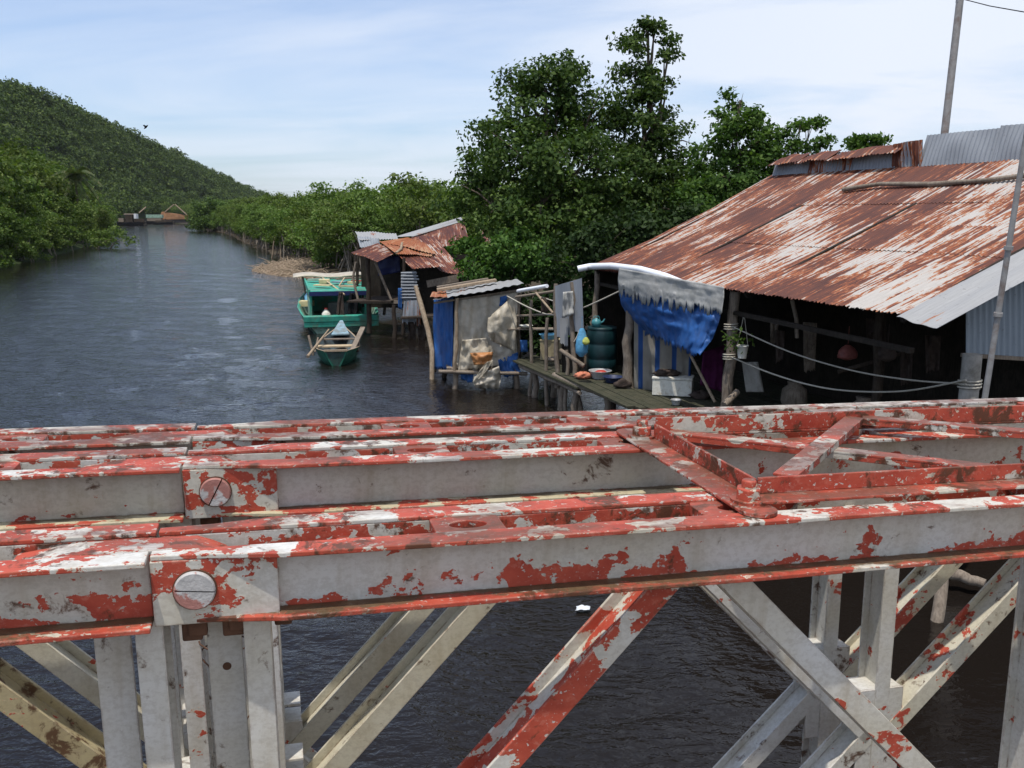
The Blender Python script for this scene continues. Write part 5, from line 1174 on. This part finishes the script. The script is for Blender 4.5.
def chord(Y0,X0,zc,top=True,ti=0):
    mb=MB(); X1=X0+PL
    n=16; xs=[X0-.055+(PL-.004)*i/n for i in range(n+1)]
    xs=sorted(set(xs+[X0+.02,X0+.12]))
    for ch in (0,1):
        def yo(x):
            k=0 if x>X0+.12 else .024*min(1,max(0,(X0+.12-x)/.13))
            return k+wob(x,ti*3+ch)
        if ch==0: wy0,wy1=Y0+FL-WB,Y0+FL
        else: wy0,wy1=Y0+FL+GAP,Y0+FL+GAP+WB
        bbox(mb,X0-.055,X1-.059,wy0,wy1,zc-.044,zc+.044,1 if ch==0 else 3)
        if ch==0:
            flangebox(mb,xs,[Y0+yo(x) for x in xs],Y0+FL+.0,zc+.0435,zc+.051,0)
            flangebox(mb,xs,[Y0+yo(x) for x in xs],Y0+FL+.0,zc-.051,zc-.0435,2)
        else:
            flangebox(mb,xs,[Y0+2*FL+GAP-yo(x) for x in xs],wy0,zc+.0435,zc+.051,0)
            flangebox(mb,xs,[Y0+2*FL+GAP-yo(x) for x in xs],wy0,zc-.051,zc-.0435,2)
    # female jaw plates at the left end
    bbox(mb,X0-.056,X0+.112,Y0+.020,Y0+FL-WB+.001,zc-.0515,zc+.0432,4)
    bbox(mb,X0-.056,X0+.112,Y0+2*FL+GAP-.038,Y0+2*FL+GAP-.02,zc-.0515,zc+.0432,4)
    # male lug at the right end with a rounded nose
    nose=[]
    yc0,yc1=Y0+FL+.012,Y0+FL+GAP-.012
    prof=[(X1-.24,-.030),(X1-.16,-.042),(X1,-.042)]+[(X1+.055*math.sin(t),-.042*math.cos(t)) for t in (.4,.8,1.2,1.57,1.95,2.35,2.75)]+[(X1,.047),(X1-.16,.047),(X1-.24,.036)]
    k=len(prof)
    mb.add([b_(x,yc0,zc+z) for x,z in prof]+[b_(x,yc1,zc+z) for x,z in prof],[tuple(range(k))[::-1],tuple(range(k,2*k))]+[(i,(i+1)%k,k+(i+1)%k,k+i) for i in range(k)],0)
    # spacer plates flush with the top
    if top:
        for (a,c_,hole) in ((.345,.455,True),(.79,.93,True),(1.46,1.59,False),(2.12,2.26,True),(2.60,2.70,True)):
            if hole: plate_hole(mb,X0+a,X0+c_,Y0+FL-.002,Y0+FL+GAP+.002,zc+.030,zc+.0475,.030,.017,5)
            else: bbox(mb,X0+a,X0+c_,Y0+FL-.002,Y0+FL+GAP+.002,zc+.030,zc+.0475,0)
        for a in (.20,1.1,1.3,1.85,2.45): bbox(mb,X0+a,X0+a+.02,Y0+FL+.001,Y0+FL+GAP-.001,zc-.04,zc+.025,3)
    mats=[MT['chord_top' if ti!=2 else 'chord_top2'],MT['web' if ti==0 else 'web_clean'],MT['flange' if ti==0 else 'flange2'],MT['inner'],MT['jaw'],MT['lacing']]
    o=mb.build('top_chord' if top else 'bottom_chord',mats,bridge,None,.0016)
    if top:
        pm=MB(); disc_pin(pm,X0,Y0+.020,zc,.0275,.009,R(-6) if ti==0 else R(62)); p=pm.build('pin',MT['pin'],o)
        pm=MB(); pm.lathe(b_(X0,Y0+.0195,zc),[(.0295,-.002),(.0295,.001)],24,axis='y'); pm.build('pin_collar',MT['slot'],o)
    return o
def ibeam(name,X0,Z0,X1,Z1,y0,y1,fw,mat,ft=.006,wt=.006):
    a=Vector((X0,0,Z0)); c=Vector((X1,0,Z1)); d=(c-a).normalized(); n=Vector((-d.z,0,d.x))
    mb=MB()
    def slab(w,ya,yb):
        lo=[a-n*w/2,a+n*w/2,c+n*w/2,c-n*w/2]
        mb.hexa([b_(p.x,ya,p.z) for p in lo],[b_(p.x,yb,p.z) for p in lo])
    slab(fw,y0,y0+ft); slab(fw,y1-ft,y1); slab(wt,y0+ft-.0005,y1-ft+.0005)
    return mb.build(name,mat,bridge,None,.0012)
ZB=-1.448
for ti,Y0 in enumerate(T_):
    yv0,yv1=Y0+FL+.0005,Y0+FL+GAP-.0005
    for j in (-1,0,1):
        X0=j*PL
        chord(Y0,X0,0,True,ti); chord(Y0,X0,ZB,False,ti)
        for (dx,w) in ((.078,.038),(1.524,.040),(PL-.068,.038)):
            ibeam('vertical',X0+dx,-.052,X0+dx,ZB+.052,yv0,yv1,w,MT['strut'])
        for dx,z0 in ((.028,-.05),(PL-.128,-.085)):   # side plates of the end posts
            mb=MB(); plate_pts=(X0+dx-.026,X0+dx+.024)
            bbox(mb,plate_pts[0],plate_pts[1],yv1-.012,yv1-.004,ZB+.1,z0)
            o=mb.build('end_plate',MT['strut'],bridge,None,.001)
            if dx>1: continue
            hm=MB(); hm.lathe(b_(X0+dx,yv1-.0125,-.165),[(.0065,0),(.0065,.0005)],18,axis='y'); hm.build('bolt_hole',MT['slot'],o)
        e=.05; L_=.105; Rr_=PL-.105; M1,M2=1.524-.022,1.524+.022; zm=-.72
        ap=.782; up=[(ap-e,-.056,L_,zm),(ap+e,-.056,M1,zm-.01),(2.286-e,-.056,M2,zm-.01),(2.286+e,-.056,Rr_,zm)]
        dn=[(.762-e,ZB+.056,L_,zm-.01),(.762+e,ZB+.056,M1,zm-.0),(2.286-e,ZB+.056,M2,zm),(2.286+e,ZB+.056,Rr_,zm-.01)]
        for q,(xa,za,xb,zb) in enumerate(up+dn):
            if ti==0: m='strut_red' if q==0 else 'strut_chip'
            else: m=('strut_redcream' if q==2 else 'strut_cream') if q in (0,2,3) else 'strut'
            if j==-1 and ti==1 and q==3: m='strut_rusty'
            ibeam('diagonal',X0+xa,za,X0+xb,zb,yv0+.001*(1+q%2),yv1-.001*(1+q%2),.044,MT[m])
        for (gx0,gx1) in ((1.524-.062,1.524+.062),):
            mb=MB(); bbox(mb,X0+gx0,X0+gx1,yv0+.003,yv0+.009,-.86,-.60); bbox(mb,X0+gx0,X0+gx1,yv1-.009,yv1-.003,-.86,-.60)
            bbox(mb,X0+gx0+.003,X0+gx1-.003,yv0+.009,yv1-.009,-.606,-.60)
            mb.build('gusset',MT['strut'],bridge,None,.001)
        for (gx0,gx1) in ((.06,.135),(PL-.13,PL-.05)):
            mb=MB(); bbox(mb,X0+gx0,X0+gx1,yv0+.004,yv0+.009,-.72,-.635); 
            for z in (-.60,-.64,-.73): bbox(mb,X0+gx0+.002,X0+gx1-.002,yv0+.009,yv1-.009,z,z+.006)
            mb.build('gusset',MT['strut'],bridge,None,.001)
# bracing frame bolted across the first two trusses
def frame(X0):
    mb=MB(); xe=X0+2.16-.0; xs=X0+.88
    # near rail: angle with its toe to the road side
    bbox(mb,xs+.0,xe,.052,.100,.0585,.0640); bbox(mb,xs+.03,xe,.094,.100,.0640,.093)
    # far rail
    bbox(mb,xs+.0,xe,.457+.066,.457+.112,.0585,.0640); bbox(mb,xs+.03,xe,.457+.066,.457+.072,.0640,.102)
    # end members
    for x,s in ((xs,1),(xe,-1)):
        bbox(mb,min(x-.035*s,x+.03*s),max(x-.035*s,x+.03*s),.040,.457+.128,.0525,.0580)
        bbox(mb,min(x+.024*s,x+.030*s),max(x+.024*s,x+.030*s),.101,.457+.065,.0580,.090)
        for yy in (.040,.457+.128):
            c=b_(x-.0025*s,yy,.0525); mb.lathe(c,[(.0325,0),(.0325,.0055)],20)
    f=mb.build('bracing_frame',[MT['lacing']],bridge,None,.0014)
    for (xa,ya,xb,yb,z) in ((.97,.112,1.40,.457+.060,.088),(.94,.457+.060,1.49,.108,.072),(1.42,.457+.060,2.07,.112,.088)):
        a=Vector(b_(X0+xa,ya,z)); c=Vector(b_(X0+xb,yb,z)); lb=MB()
        lb.bar(a,c,.040,.005); d=(c-a).normalized(); n=Vector((d.y,-d.x,0)); lb.bar(a+n*.0175+Vector((0,0,-.008)),c+n*.0175+Vector((0,0,-.008)),.004,.012)
        lb.build('lattice_bar',[MT['lacing']],f,None,.001)
    for x in (xs,xe):
        for yy in (.083,.457+.083):
            bm_=MB(); c=b_(x+.002,yy-.004,.058)
            bm_.lathe(c,[(.030,0),(.030,.005)],20); bm_.lathe((c[0],c[1],c[2]+.005),[(.022,0),(.022,.018),(.019,.020)],6,smooth=False); bm_.lathe((c[0],c[1],c[2]+.024),[(.0125,0),(.0125,.012),(.010,.014)],12)
            bm_.build('bolt',[MT['lacing']],f,None,.0015)
for (x,y,zz,w) in ((.045,.05,-.075,.03),(.115,.06,-.07,.025),(-.012,.055,-.08,.028),(.10,.50,-.07,.03),(-.02,.515,-.075,.03)):
    mb=MB(); bbox(mb,x-w/2,x+w/2,y,y+.05,zz-.014,zz+.022); bbox(mb,x-w*.2,x+w*.75,y-.004,y+.012,zz-.006,zz+.024)
    mb.build('clip',MT['slot'],bridge,None,.003)
frame(0)
for X0 in (-PL,): frame(X0)
# road deck behind the camera and the cross beams that carry it
mb=MB()
for i in range(18):
    y=-.32-.22*i; bbox(mb,-3.2,6.3,y-.21,y,-1.10,-1.05+.004*h2(i,7))
mb.build('deck',MT['deck'],bridge,None,.004)
for x in (-2.6,-.4,.6,2.7,3.6,5.7):
    mb=MB(); bbox(mb,x-.06,x+.06,-4.4,.95,ZB-.30,ZB-.06); mb.build('cross_beam',MT['strut'],bridge,None,.003)
# loose wire twisted round the posts
pts=[Vector(b_(-.005+.05*math.cos(t),.46+.055+.05*math.sin(t),-.29-.006*t)) for t in [i*.45 for i in range(22)]]
pts+=[Vector(b_(.03,.44,-.42)),Vector(b_(.0,.45,-.50)),Vector(b_(.045,.46,-.44))]
MB().tube(pts,.0016,5).build('wire_tie',MT['slot'],bridge)

# ------------------------------------------------------------------ thin river air
hz=MB().hexa([(-700,-60,-3),(500,-60,-3),(500,1150,-3),(-700,1150,-3)],[(-700,-60,100),(500,-60,100),(500,1150,100),(-700,1150,100)])
hm_=bpy.data.materials.new('river_haze'); hm_.use_nodes=True; ht=hm_.node_tree; ht.nodes.remove(ht.nodes['Principled BSDF'])
pv_=ht.nodes.new('ShaderNodeVolumePrincipled'); pv_.inputs['Color'].default_value=(.86,.92,1.0,1); pv_.inputs['Density'].default_value=.00005; pv_.inputs['Anisotropy'].default_value=.2
ht.links.new(pv_.outputs[0],ht.nodes['Material Output'].inputs['Volume'])
tag(hz.build('haze',hm_),kind='stuff')
